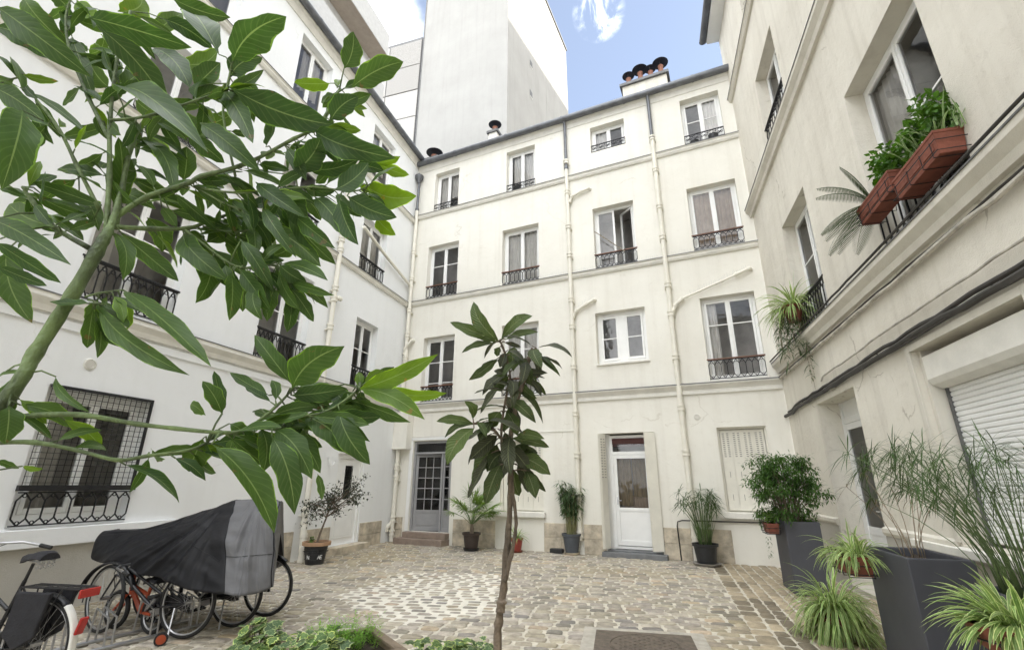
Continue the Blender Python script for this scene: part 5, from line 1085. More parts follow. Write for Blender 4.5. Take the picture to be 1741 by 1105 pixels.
SAP_LEAVES=[(-0.074,2.541,2.354,-0.223,2.553,2.594,0.085,0.35),(-0.084,2.57,2.356,-0.362,2.618,2.49,0.064,0.35),(-0.062,2.596,2.377,0.121,2.664,2.549,0.071,0.35),(-0.035,2.618,2.388,0.155,2.672,2.449,0.057,0.35),(-0.101,2.582,2.352,-0.286,2.608,2.303,0.046,0.25),(-0.042,2.629,2.373,0.054,2.659,2.354,0.032,0.1),(-0.068,2.582,2.332,-0.084,2.601,2.281,0.05,0.3),(-0.085,2.644,2.279,-0.247,2.681,2.162,0.057,0.25),(-0.079,2.657,2.275,-0.207,2.724,2.199,0.053,0.05),(-0.041,2.602,2.303,-0.067,2.605,2.218,0.064,0.03),(-0.016,2.56,2.158,-0.137,2.602,2.133,0.092,0.3),(-0.027,2.652,2.171,-0.101,2.651,2.211,0.064,0.02),(0.01,2.623,2.205,0.013,2.651,2.352,0.085,0.35),(0.05,2.628,2.19,0.199,2.579,2.183,0.05,0.02),(0.05,2.634,2.157,0.195,2.647,2.07,0.05,0.25),(0.04,2.62,2.144,0.14,2.609,2.044,0.064,0.3),(-0.049,2.615,2.136,-0.174,2.673,1.97,0.064,0.08),(-0.026,2.616,2.13,0.175,2.681,1.918,0.064,0.2),(-0.006,2.543,2.025,0.126,2.48,1.897,0.071,0.2),(-0.015,2.593,1.995,0.04,2.613,1.881,0.071,0.02),(-0.203,2.566,1.902,-0.407,2.604,1.918,0.053,0.35),(-0.211,2.616,1.934,-0.255,2.567,2.022,0.06,0.4),(-0.202,2.597,1.9,-0.351,2.548,1.826,0.046,0.2),(-0.198,2.546,1.876,-0.32,2.455,1.687,0.096,0.45),(-0.063,2.578,1.967,-0.098,2.548,1.879,0.078,0.35),(-0.109,2.563,1.918,-0.165,2.503,1.805,0.092,0.15),(-0.077,2.596,1.844,-0.219,2.571,1.715,0.092,0.08),(-0.087,2.613,1.815,-0.205,2.637,1.598,0.099,0.25),(-0.106,2.569,1.751,-0.231,2.682,1.524,0.078,0.1),(-0.058,2.54,1.691,-0.128,2.518,1.502,0.092,0.18),(-0.023,2.573,1.752,-0.073,2.559,1.611,0.092,0.05),(0.002,2.554,1.826,0.204,2.624,1.787,0.064,0.35),(0.033,2.585,1.844,0.172,2.515,1.82,0.064,0.35),(0.021,2.614,1.794,0.064,2.584,1.738,0.057,0.2),(0.033,2.605,1.739,0.204,2.572,1.644,0.085,0.3),(0.027,2.61,1.76,0.172,2.685,1.691,0.064,0.35),(0.034,2.638,1.695,0.089,2.625,1.556,0.085,0.08),(0.018,2.638,1.665,0.044,2.658,1.538,0.078,0.3),(0.079,2.584,1.664,0.124,2.527,1.53,0.078,0.2),(0.096,2.612,1.665,0.181,2.621,1.56,0.039,0.15),(-0.037,2.655,1.866,-0.024,2.711,1.754,0.064,0.06),(-0.077,2.613,1.8,-0.127,2.589,1.657,0.078,0.2),(0.018,2.647,1.726,0.141,2.581,1.753,0.071,0.2),(-0.004,2.553,1.78,0.094,2.564,1.663,0.078,0.05),(-0.045,2.614,1.754,-0.12,2.569,1.663,0.078,0.12),(0.007,2.616,2.005,-0.047,2.676,1.868,0.078,0.3),(-0.025,2.585,1.968,0.033,2.575,1.843,0.071,0.25)]
SAP_STEMS=[[(-0.06,2.6,-0.05,0.032),(-0.05,2.6,0.4,0.028),(-0.06,2.6,0.868,0.02),(-0.051,2.6,1.002,0.019),(-0.03,2.6,1.153,0.018),(-0.008,2.6,1.435,0.016),(-0.004,2.6,1.664,0.015),(-0.005,2.6,1.83,0.013),(0.026,2.6,2.003,0.012),(0.075,2.6,2.167,0.011),(0.116,2.6,2.331,0.009)],
[(-0.029,2.57,1.146,0.011),(0.01,2.577,1.301,0.01),(0.025,2.585,1.408,0.009),(0.009,2.593,1.576,0.008),(-0.004,2.6,1.723,0.008)],
[(-0.01,2.62,1.664,0.008),(-0.055,2.616,1.831,0.007),(-0.026,2.612,2.086,0.007),(-0.007,2.608,2.168,0.006),(-0.041,2.604,2.303,0.006),(-0.069,2.6,2.372,0.005)],
[(-0.055,2.6,1.829,0.007),(-0.125,2.59,1.899,0.007),(-0.204,2.58,1.904,0.006)],
[(0.075,2.6,2.167,0.01),(0.092,2.59,2.266,0.01),(0.139,2.58,2.325,0.009)],
[(-0.05,2.58,1.018,0.022),(-0.043,2.58,1.068,0.021)]]
# ---------------------------------------------------------------- the big leafy tree at the left
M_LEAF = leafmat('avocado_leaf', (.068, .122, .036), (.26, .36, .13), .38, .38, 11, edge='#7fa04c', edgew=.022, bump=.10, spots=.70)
M_BARKG = mat('green_bark', (.115, .165, .06), .6, var=.75, scale=11, bump=.5, bscale=60, stretch=(1, 1, .45))
M_BARK = mat('brown_bark', (.165, .130, .095), .9, var=.6, scale=22, bump=.9, bscale=55, stretch=(1, 1, .25))
TR = thing('leafy_tree', 'young tree with big glossy green leaves leaning in from the left, close to the viewer', 'tree', (-2.02, 1.2, 0))
OFF = V(-2.02, 1.2, 0)
def smoothpath(P, n=4):
    out = []
    for i in range(len(P) - 1):
        p0, p1, p2, p3 = (P[max(i - 1, 0)], P[i], P[i + 1], P[min(i + 2, len(P) - 1)])
        for k in range(n):
            t = k / n; out.append([.5 * (2 * b_ + (c_ - a_) * t + (2 * a_ - 5 * b_ + 4 * c_ - d_) * t * t + (3 * b_ - a_ - 3 * c_ + d_) * t ** 3) for a_, b_, c_, d_ in zip(p0, p1, p2, p3)])
    out.append(list(P[-1])); return out
b = MB(); P = smoothpath(TRUNK, 8); b.tube([V(*p[:3]) - OFF for p in P], [p[3] * (1 + .07 * math.sin(i * 2.1) * math.sin(i * .73) + (.16 if i % 7 == 3 else 0)) for i, p in enumerate(P)], 16); b.build('trunk', M_BARKG, TR, smooth=True, angle=180)
for B_ in BRANCHES:
    b = MB(); P = smoothpath(B_, 4); b.tube([V(*p[:3]) - OFF for p in P], [p[3] * (1 + rnd(-.06, .06) + (.22 if i % 4 == 0 and i else 0)) for i, p in enumerate(P)], 9); b.build('branch', M_BARKG, TR, smooth=True, angle=180)
rl_ = random.Random(3)
def tone(t):  # bright yellow end paints the glow of backlit leaves into their colour
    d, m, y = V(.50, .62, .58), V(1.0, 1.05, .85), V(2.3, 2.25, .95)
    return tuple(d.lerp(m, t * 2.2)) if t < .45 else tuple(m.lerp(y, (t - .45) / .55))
b = MB(); nodes = [V(*p[:3]) for B_ in BRANCHES for p in smoothpath(B_, 4)] + [V(*p[:3]) for p in smoothpath(TRUNK, 5)[8:]]
eye = V(0, 0, 1.6)
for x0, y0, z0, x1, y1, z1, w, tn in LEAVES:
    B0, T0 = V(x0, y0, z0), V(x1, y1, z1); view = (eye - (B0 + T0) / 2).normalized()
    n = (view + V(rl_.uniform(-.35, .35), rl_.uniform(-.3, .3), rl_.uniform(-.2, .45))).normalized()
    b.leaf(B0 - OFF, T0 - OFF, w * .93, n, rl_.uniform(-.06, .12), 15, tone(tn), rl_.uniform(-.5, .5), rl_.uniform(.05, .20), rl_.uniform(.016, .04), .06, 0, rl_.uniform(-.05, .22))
    q = min(nodes, key=lambda p: (p - B0).length); d = (q - B0).length
    if .004 < d < .16:
        mid = (q + B0) / 2 + V(0, 0, .012); b.tube([q - OFF, mid - OFF, B0 - OFF], [.0032, .0026, .0022], 5, 1)
for bi, B_ in enumerate(BRANCHES):
    P = smoothpath(B_, 4)
    for i in [k for k in range(3, len(P)) for _ in (0, 1)]:
        if rl_.random() < (.05 if bi in (9, 11) and i < len(P) * .6 else .66):
            p0 = V(*P[i][:3]); ax = (V(*P[i][:3]) - V(*P[i - 1][:3])).normalized()
            d = (ax * rl_.uniform(.1, .9) + V(rl_.uniform(-1, 1), rl_.uniform(-.2, 1.2), rl_.uniform(-1.1, .45))).normalized(); L = rl_.uniform(.09, .175)
            s0 = p0 + d * .025; n = ((eye - s0).normalized() * .6 + V(rl_.uniform(-.6, .6), rl_.uniform(-.3, .3), rl_.uniform(.1, .9))).normalized()
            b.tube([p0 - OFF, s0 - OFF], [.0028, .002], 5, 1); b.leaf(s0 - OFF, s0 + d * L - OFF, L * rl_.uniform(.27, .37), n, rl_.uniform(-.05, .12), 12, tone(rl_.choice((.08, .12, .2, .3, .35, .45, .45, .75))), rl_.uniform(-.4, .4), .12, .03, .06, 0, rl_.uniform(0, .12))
b.build('crown', [M_LEAF, M_BARKG], TR, smooth=True, angle=180)

# ---------------------------------------------------------------- sapling with ribbed leaves
SP = thing('loquat_sapling', 'slender sapling with drooping ribbed dark leaves standing in the middle foreground', 'tree', (-.06, 2.6, 0))
OFF = V(-.06, 2.6, 0); M_LOQ = leafmat('loquat_leaf', (.095, .120, .052), (.24, .27, .14), .5, .18, 13, .03, bump=.9, spots=.68)
for i, S_ in enumerate(SAP_STEMS):
    b = MB(); P = smoothpath(S_, 5)
    b.tube([V(*p[:3]) - OFF + V(rnd(-.002, .002), rnd(-.002, .002), 0) for p in P], [p[3] * (rnd(.86, 1.12) + (.3 if j % 9 == 4 else 0)) for j, p in enumerate(P)], 12); b.build('trunk' if i == 0 else 'branch', M_BARK, SP, smooth=True, angle=180)
b = MB(); nodes = [V(*p[:3]) for S_ in SAP_STEMS for p in smoothpath(S_, 6)]
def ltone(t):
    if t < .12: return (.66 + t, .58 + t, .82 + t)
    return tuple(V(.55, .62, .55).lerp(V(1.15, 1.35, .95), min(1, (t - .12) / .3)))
for x0, y0, z0, x1, y1, z1, w, tn in SAP_LEAVES:
    B0, T0 = V(x0, y0, z0), V(x1, y1, z1); L = (T0 - B0).length; view = (eye - (B0 + T0) / 2).normalized()
    n = (view + V(rl_.uniform(-.5, .5), 0, rl_.uniform(.1, .9))).normalized()
    up = .16 if T0.z > B0.z - L * .75 else .04
    b.leaf(B0 - OFF, T0 - OFF, w * 1.0, n, up * rl_.uniform(.4, 1.3), 11, ltone(tn), rl_.uniform(-.3, .3), .14, .035, .05)
    q = min(nodes, key=lambda p: (p - B0).length)
    if .004 < (q - B0).length < .25: b.tube([q - OFF, (q + B0) / 2 - OFF + V(0, 0, .01), B0 - OFF], [.004, .0035, .003], 5, 1)
for S_ in SAP_STEMS[:5]:
    P = smoothpath(S_, 6)
    for p in P:
        if p[2] > 1.8 and rl_.random() < .40:
            p0 = V(*p[:3]); a = rl_.uniform(0, 6.283); d = V(math.cos(a), math.sin(a) * .8, rl_.uniform(-1.5, .25)).normalized(); L = rl_.uniform(.13, .25); s0 = p0 + V(math.cos(a), math.sin(a), .3) * .03
            n = (V(math.cos(a), math.sin(a), 1.2) + V(0, -.5, 0)).normalized()
            b.tube([p0 - OFF, s0 - OFF], [.0035, .003], 5, 1); b.leaf(s0 - OFF, s0 + d * L - OFF, L * rl_.uniform(.28, .36), n, rl_.uniform(.03, .16), 10, ltone(rl_.choice((.02, .05, .08, .1, .2, .3))), rl_.uniform(-.3, .3), .14, .04, .05)
b.build('crown', [M_LOQ, M_BARK], SP, smooth=True, angle=180)

# ---------------------------------------------------------------- plant makers
M_SPID = leafmat('spider_leaf', (.17, .27, .085), (.34, .42, .20), .45, .3, 0, .05, edge='#c9d39b', edgew=.15, bump=0)
M_PAPY = leafmat('papyrus_leaf', (.050, .095, .030), (.12, .18, .06), .5, .25, 0, .04, bump=0)
M_BUSH = leafmat('bush_leaf', (.060, .125, .028), (.14, .22, .07), .42, .3, 7, .04, bump=0)
M_BAMB = leafmat('bamboo_leaf', (.085, .140, .060), (.16, .22, .10), .5, .3, 0, .04, bump=0)
M_DKLF = leafmat('dark_small_leaf', (.045, .055, .035), (.1, .12, .08), .5, .2, 5, .04, bump=0)
M_PALM = leafmat('palm_leaf', (.14, .23, .055), (.25, .33, .12), .45, .3, 0, .05, bump=0)
M_IVY = leafmat('ivy_leaf', (.085, .150, .055), (.40, .46, .25), .42, .25, 5, .03, edge='#aebd7c', edgew=.09)
M_FERN = leafmat('fern_leaf', (.18, .36, .055), (.25, .4, .1), .5, .35, 0, .04, bump=0)
M_STEM = mat('green_stem', (.10, .15, .05), .6, var=.3, scale=12)
M_DRY = mat('dry_stalk', (.30, .24, .17), .9, var=.3, scale=14)
def spider(P, n, L, r0=.05, z=0.0, droop=1.6, W=.022, seed=1, sx=1.0, sy=1.0, tilt=(.25, 1.2), bias=None, name='foliage'):
    q = random.Random(seed); b = MB()
    for i in range(n):
        a = q.uniform(0, 6.283); e = q.uniform(*tilt); l = L * q.uniform(.55, 1.1); d = V(math.cos(a) * math.cos(e) * sx, math.sin(a) * math.cos(e) * sy, math.sin(e))
        if bias: d = d + V(*bias)
        k = q.uniform(.7, 1.25); b.strap((math.cos(a) * r0 * q.random() * sx, math.sin(a) * r0 * q.random() * sy, z), d, l, W * q.uniform(.75, 1.2), droop * q.uniform(.6, 1.35), 8, (k, k * q.uniform(.95, 1.08), k * .95), .3, 0, q.uniform(-.4, .4))
    return b.build(name, M_SPID, P, smooth=True, angle=180)
def papyrus(P, stems, H, r0, spread, z=0.0, seed=1, rays=15, rl=.22, W=.011, stemr=.004, lean=(0, 0), sx=1, sy=1, m=None, sm=None, bend=.25):
    q = random.Random(seed); b = MB(); s = MB()
    for i in range(stems):
        a = q.uniform(0, 6.283); rr = r0 * math.sqrt(q.random()); h = H * q.uniform(.62, 1.0); p0 = V(math.cos(a) * rr * sx, math.sin(a) * rr * sy, z)
        o = V(math.cos(a) * sx, math.sin(a) * sy, 0) * (spread * q.uniform(.2, 1.1)) + V(lean[0], lean[1], 0) * q.uniform(.2, 1.1)
        pts = [p0 + o * (t * t) + V(q.uniform(-.01, .01), q.uniform(-.01, .01), h * (t - bend * .3 * t * t)) for t in (0, .25, .5, .75, 1)]
        s.tube(pts, [stemr * 1.2, stemr * 1.1, stemr, stemr * .9, stemr * .7], 5, 0); top = pts[-1]; ax = (pts[-1] - pts[-2]).normalized()
        k = q.uniform(.7, 1.3)
        for j in range(rays):
            aa = 6.283 * j / rays + q.uniform(-.2, .2); e = q.uniform(.05, .7); e1 = ax.orthogonal().normalized(); e2 = ax.cross(e1)
            d = (e1 * math.cos(aa) + e2 * math.sin(aa)) * math.cos(e) + ax * math.sin(e); b.strap(top, d, rl * q.uniform(.6, 1.1), W, q.uniform(.3, 1.3), 4, (k, k, k * .9), .2)
    f = b.build('foliage', m or M_PAPY, P, smooth=True, angle=180); s.build('stems', sm or M_STEM, P, smooth=True, angle=180); return f
def cluster(b, q, c, rx, ry, rz, n, L, W, col=(1, 1, 1), shell=.55, down=.2):
    for i in range(n):
        d = V(q.gauss(0, 1), q.gauss(0, 1), q.gauss(0, 1)).normalized(); r = (shell + (1 - shell) * q.random()) if q.random() < .75 else q.random()
        p = V(c[0] + d.x * rx * r, c[1] + d.y * ry * r, c[2] + d.z * rz * r); k = q.uniform(.6, 1.35)
        v = (d + V(q.uniform(-.8, .8), q.uniform(-.8, .8), q.uniform(-.7, .4) - down)); nn = (d * .5 + V(q.uniform(-.4, .4), q.uniform(-.4, .4), 1))
        l = L * q.uniform(.6, 1.2); b.sleaf(p, v, nn, l, W * q.uniform(.75, 1.2), (col[0] * k, col[1] * k, col[2] * k))

# bush in the far planter
B1 = thing('green_bush', 'dense green bush with fine drooping leaves growing out of the far anthracite planter', 'plant', (4.62, 8.42, 1.0))
q = random.Random(7); b = MB(); s = MB()
for i in range(74):
    a = q.uniform(0, 6.283); rr = .58 * math.sqrt(q.random()) + .03; hz = q.uniform(.05, .98); w = .85 if hz > .6 else 1.0
    c = V(math.cos(a) * rr * w - .04, math.sin(a) * rr * .7 * w, hz); s.tube([(c.x * .2, c.y * .2, -.05), (c.x * .45, c.y * .45, c.z * .6), c], [.008, .006, .003], 5)
    for j in range(10): cluster(b, q, c + V(q.gauss(0, .07), q.gauss(0, .07), q.gauss(0, .06)), .07, .07, .05, 12, .075, .022, (.9, 1, .9), .3, .5)
b.build('foliage', M_BUSH, B1, smooth=True, angle=180); s.build('stems', M_BARK, B1, smooth=True)
# small terracotta box hooked on the far planter
X = thing('potted_plant', 'small terracotta box of pale leafy plant hooked on the side of the far planter', 'plant pot', (4.27, 8.42, .86), WZ + R(90))
flowerbox(X, .40, .17, .15, M_TERRA); wirecage(X, .40, .17, .15)
q = random.Random(4); b = MB()
for k in range(9): cluster(b, q, (q.uniform(-.17, .17), q.uniform(-.06, .08), .19 + q.uniform(0, .07)), .07, .07, .05, 16, .05, .034, (1.5, 1.35, 1.1), .3, .2)
for k in range(5): cluster(b, q, (q.uniform(-.15, .0), .09, -.05 - k * .07), .04, .04, .05, 8, .05, .012, (.9, .9, .7), .2, .8)
b.build('foliage', M_BUSH, X, smooth=True, angle=180)
# spider plants
X = thing('potted_plant', 'arching variegated spider plant in a square terracotta box hooked on the middle planter', 'plant pot', (3.40, 5.20, .78), WZ + R(90))
flowerbox(X, .46, .19, .17, M_TERRA); wirecage(X, .46, .19, .17); spider(X, 150, .40, .16, .16, 2.0, .020, 2, 1.2, .7, (.2, 1.3), (.12, .25, .1))
X = thing('spider_plant', 'round mound of variegated spider plant on the cobbles beside the middle planter', 'plant', (3.62, 6.02, 0))
pot(X, [(.12, 0), (.16, .2), (.17, .22), (.15, .22), (.14, .19)], M_TERRA); spider(X, 330, .58, .14, .30, 2.3, .024, 5, 1, 1, (-.1, 1.4)); spider(X, 160, .48, .17, .16, 1.7, .022, 6, 1, 1, (-.3, .7), name='outer_foliage')
X = thing('potted_plant', 'large bright spider plant spilling over a round terracotta bowl at the right edge', 'plant pot', (2.80, 3.02, .70))
pot(X, [(.10, 0), (.17, .06), (.215, .15), (.225, .17), (.205, .17), (.195, .15)], M_TERRA)
b = MB(); b.torus((0, 0, .10), .205, .005, 'z', 30, 5); b.torus((0, 0, .02), .125, .005, 'z', 30, 5)
for k in range(4): a = k * 1.57 + .4; b.tube([(.205 * math.cos(a), .205 * math.sin(a), .10), (.125 * math.cos(a), .125 * math.sin(a), .02)], .005, 5)
b.tube([(.16, .12, .1), (.26, .16, .19), (.33, .2, .22)], .006, 5); b.build('hanger', M_IRON, X)
spider(X, 230, .35, .13, .17, 1.5, .024, 9, 1, 1, (.1, 1.35), (-.12, .05, 0))
# papyrus clump in the near planter
X = thing('papyrus_plant', 'big papyrus clump with fine umbrella heads leaning over the right edge planter', 'plant', (3.50, 3.62, .85))
papyrus(X, 78, 1.12, .16, .52, 0, 12, 15, .28, .0070, .0032, (-.26, .10), 1, 1.2)
# dried stalks in the middle planter
X = thing('dry_papyrus', 'sparse dry papyrus stalks rising from the middle planter', 'plant', (3.86, 4.98, .92))
papyrus(X, 10, .85, .12, .36, 0, 21, 10, .24, .007, .004, (-.1, -.05), 1, 1, leafmat('dry_leaf', (.16, .13, .08), (.25, .2, .12), .7, .2, 0, .04, bump=0), M_DRY)
# papyrus by the back wall
X = thing('potted_papyrus', 'tall papyrus in a black pot on a saucer beside the closed shutter', 'plant pot', (4.12, 11.0, 0))
pot(X, [(.19, .05), (.235, .36), (.265, .37), (.27, .42), (.245, .42), (.235, .38)], M_BLKP); b = MB(); b.lathe([(.24, 0), (.29, .045), (.275, .05), (.22, .02), (.01, .02)], (0, 0, 0), 28); b.build('saucer', mat('grey_saucer', (.30, .28, .25), .8), X, smooth=True, angle=30)
papyrus(X, 36, 1.18, .15, .34, .40, 33, 11, .27, .018, .0065, (-.03, 0))
b = MB(); q = random.Random(3)
for k in range(45): a = q.uniform(0, 6.28); b.strap((math.cos(a) * .12, math.sin(a) * .12, .4), (math.cos(a) * .25, math.sin(a) * .25, 1), q.uniform(.3, .65), .012, q.uniform(.1, .5), 5, (1.1, 1.1, .9))
b.build('basal_leaves', M_BAMB, X, smooth=True, angle=180)
# bamboo like plant by the downpipe
X = thing('potted_bamboo', 'slim bamboo like plant in a blue grey pot beside the downpipe', 'plant pot', (1.47, 12.52, 0))
pot(X, [(.15, .04), (.21, .40), (.235, .41), (.24, .46), (.215, .46), (.205, .42)], mat('blue_grey_plastic', (.075, .085, .10), .5, var=.15)); b = MB(); b.lathe([(.17, 0), (.20, .05), (.19, .05), (.15, .02), (.01, .02)], (0, 0, 0), 24); b.build('saucer', M_STONE, X, smooth=True, angle=30)
q = random.Random(8); b = MB(); s = MB()
for i in range(30):
    a = q.uniform(0, 6.283); r0 = q.uniform(0, .13); H = q.uniform(.75, 1.28); t = V(math.cos(a) * (r0 + q.uniform(.04, .26)), math.sin(a) * (r0 + q.uniform(.04, .2)), .45 + H)
    p0 = V(math.cos(a) * r0, math.sin(a) * r0, .44); s.tube([p0, p0.lerp(t, .5) + V(-.02 * math.cos(a), 0, .02), t], [.008, .006, .003], 5)
    for j in range(30):
        u_ = q.uniform(.35, 1.0) ** .8; p = p0.lerp(t, u_); aa = q.uniform(0, 6.283); b.strap(p, (math.cos(aa), math.sin(aa), q.uniform(-.1, .6)), q.uniform(.14, .24), .030, q.uniform(.5, 1.5), 3, (q.uniform(.7, 1.3),) * 3, .2)
b.build('foliage', M_BAMB, X, smooth=True, angle=180); s.build('stems', mat('bamboo_cane', (.22, .22, .10), .6, var=.4, scale=9), X, smooth=True)
# dark box behind the bamboo pot
b = MB(); b.box(-.22, .1, -.08, .08, 0, .10); tag(b.build('bait_box', M_BLKP, None, (1.18, 12.72, 0), False, 40, .01, R(-24.6)), 'low flat black box on the ground behind the blue grey pot', 'box')
# palm by the grey door
X = thing('potted_palm', 'small fan palm in a dark brown pot right of the grey glazed door', 'plant pot', (-1.0, 13.08, 0))
M_BRP = mat('brown_plastic', (.045, .032, .026), .55, var=.2)
pot(X, [(.16, .06), (.205, .36), (.235, .37), (.24, .42), (.215, .42), (.205, .38)], M_BRP); b = MB(); b.lathe([(.17, 0), (.21, .055), (.2, .055), (.16, .02), (.01, .02)], (0, 0, 0), 24); b.build('saucer', M_BLKP, X, smooth=True, angle=30)
b = MB(); b.tube([(0, 0, .38), (.01, 0, .50), (0, .01, .62)], [.055, .05, .035], 10); b.build('stem', M_BARK, X, smooth=True)
q = random.Random(6); b = MB(); s = MB()
for i in range(26):
    a = q.uniform(0, 6.283); e = q.uniform(.35, 1.4); l = q.uniform(.35, .66); d = V(math.cos(a) * math.cos(e), math.sin(a) * math.cos(e), math.sin(e)); p0 = V(0, 0, .6); p1 = p0 + d * l * .5 + V(0, 0, .08); p2 = p0 + d * l + V(0, 0, .05)
    s.tube([p0, p1, p2], [.008, .006, .005], 5); ax = (p2 - p1).normalized(); e1 = ax.cross(V(0, 0, 1)); e1 = e1.normalized() if e1.length > .01 else V(1, 0, 0)
    k = q.uniform(.75, 1.35)
    for j in range(17): t = R(-105 + 210 * j / 16); b.strap(p2, ax * math.cos(t) + e1 * math.sin(t) + V(0, 0, .12), q.uniform(.30, .42) * (1 - .25 * abs(t) / 1.9), .030, q.uniform(.3, .8), 4, (k, k, k * .9), .35)
b.build('foliage', M_PALM, X, smooth=True, angle=180); s.build('stems', M_STEM, X, smooth=True)
# red pot
X = thing('potted_plant', 'small red pot with a little spider plant against the back wall', 'plant pot', (.15, 12.82, 0))
pot(X, [(.10, .03), (.145, .28), (.16, .29), (.16, .33), (.14, .33), (.135, .30)], mat('red_glaze', (.30, .055, .04), .4, var=.2)); b = MB(); b.lathe([(.12, 0), (.155, .04), (.145, .04), (.1, .015), (.01, .015)], (0, 0, 0), 22); b.build('saucer', M_TERRA, X, smooth=True, angle=30)
spider(X, 80, .38, .06, .32, 1.3, .018, 13, 1, 1, (.3, 1.4))
# slanting little tree in the decorated pot
X = thing('potted_tree', 'slanting small leaved potted tree in a dark pot with a terracotta rim', 'plant pot', (-4.08, 10.90, 0))
pot(X, [(.175, 0), (.185, .02), (.235, .345), (.25, .35)], M_BLKP, soil=False); b = MB(); b.lathe([(.25, .352), (.285, .36), (.29, .43), (.255, .43), (.245, .39)], (0, 0, 0), 30); b.build('rim', mat('pale_terracotta', (.40, .25, .15), .8, var=.2), X, smooth=True, angle=30)
b = MB(); b.lathe([(.25, .39), (.1, .405), (.002, .41)], (0, 0, 0), 20); b.build('soil', M_SOIL, X, smooth=True)
b = MB()
for zz in (.10, .20, .29): b.torus((0, 0, zz), .186 + (zz - .02) * .152 + .004, .006, 'z', 32, 5)
for k in range(14): a = k * 6.283 / 14; r = .222; b.torus((r * math.cos(a), r * math.sin(a), .245), .03, .005, 'z', 10, 4)
b.build('pot_relief', M_BLKP, X, smooth=True)
def strokes(segs, ang0, z0, hgt, wid, r):
    m = MB()
    for sg in segs:
        pts = []
        for u_, v_ in sg: a = ang0 + u_ * wid / r; rr = r + (z0 + v_ * hgt - .15) * .152 + .006; pts.append((rr * math.cos(a), rr * math.sin(a), z0 + v_ * hgt))
        m.tube(pts, .0075, 5)
    return m
vd = math.atan2(-10.9, 4.08)
mm = MB()
for segs, a0 in (([((0, 0), (0, 1), (.8, 0), (.8, 1))], vd - .80), ([((0, 0), (.4, 1), (.8, 0)), ((.18, .4), (.62, .4))], vd + .22), ([((.7, 1), (0, 1), (0, 0), (.7, 0)), ((0, .5), (.55, .5))], vd + .46)):
    t_ = strokes(segs, a0, .115, .065, .058, .206); mm.add(t_.v, t_.f)
mm.build('lettering', M_FRAME, X)
b = MB(); b.tube([(0, 0, .38), (.05, .02, .62), (.13, .03, .9), (.19, .05, 1.12), (.28, .06, 1.34)], [.024, .02, .017, .013, .008], 8); q = random.Random(15); lf = MB()
anch = [V(.13, .03, .9), V(.17, .04, 1.03), V(.21, .05, 1.15), V(.26, .06, 1.28)]
for i in range(44):
    p0 = q.choice(anch); t = V(.26 + q.uniform(-.72, .76), .05 + q.uniform(-.34, .34), 1.22 + q.uniform(-.34, .36)); t.z += (t.x - .2) * .40
    m_ = p0.lerp(t, .55) + V(q.uniform(-.05, .05), q.uniform(-.05, .05), .05); b.tube([p0, m_, t], [.008, .005, .002], 5)
    for j in range(26):
        p = (m_ if q.random() < .45 else p0.lerp(m_, .8)).lerp(t, q.uniform(.1, 1.05)) + V(q.gauss(0, .05), q.gauss(0, .05), q.gauss(0, .05)); lf.sleaf(p, (q.uniform(-1, 1), q.uniform(-1, 1), q.uniform(-.9, .3)), (q.uniform(-.5, .5), q.uniform(-.5, .5), 1), q.uniform(.05, .085), q.uniform(.03, .045), (q.uniform(.6, 1.5),) * 3)
b.build('trunk', M_BARK, X, smooth=True); lf.build('crown', M_DKLF, X, smooth=True, angle=180)
b = MB(); q = random.Random(2); cluster(b, q, (-.10, -.05, .47), .06, .06, .06, 50, .05, .03, (1.4, 1.5, 1), .2); b.build('undergrowth', M_BUSH, X, smooth=True, angle=180)

# ---------------------------------------------------------------- window boxes on the right building
RTM = Matrix.Translation((6.133, 10.584, 0)) @ Matrix.Rotation(R(-105.95), 4, 'Z')
def rt(x, y, z): return tuple(RTM @ V(x, y, z))
RZ = R(-105.95)
X = thing('window_box', 'long terracotta window box of leafy green plants, upper of two on the near railing', 'window box', rt(6.93, -.12, 4.48), RZ)
flowerbox(X, .84, .25, .24, M_TERRA); wirecage(X, .84, .25, .24)
q = random.Random(9); b = MB()
for k in range(26): cluster(b, q, (q.uniform(-.36, .38), q.uniform(-.05, .14), .30 + abs(q.gauss(0, .22))), .11, .10, .10, 26, .085, .055, (1.0, 1.15, .9), .4, .2)
b.build('foliage', M_BUSH, X, smooth=True, angle=180)
b = MB()
for k in range(60): b.strap((q.uniform(-.3, .5), q.uniform(-.02, .1), .2), (q.uniform(-.6, .9), q.uniform(-.5, .4), 1), q.uniform(.25, .5), .016, q.uniform(.4, 1.4), 5, (.9, .95, 1.1), .3)
b.build('grassy_leaves', M_SPID, X, smooth=True, angle=180)
X = thing('window_box', 'terracotta window box with a spreading palm, lower of two on the near railing', 'window box', rt(6.12, -.15, 4.64), RZ)
flowerbox(X, .86, .23, .22, M_TERRA); wirecage(X, .86, .23, .22)
b = MB()
for k in range(20): cluster(b, q, (q.uniform(-.05, .38), q.uniform(-.02, .14), .26 + abs(q.gauss(0, .20))), .10, .10, .10, 28, .075, .05, (.95, 1.2, .8), .4, .2)
b.build('foliage', M_BUSH, X, smooth=True, angle=180)
b = MB(); s = MB()
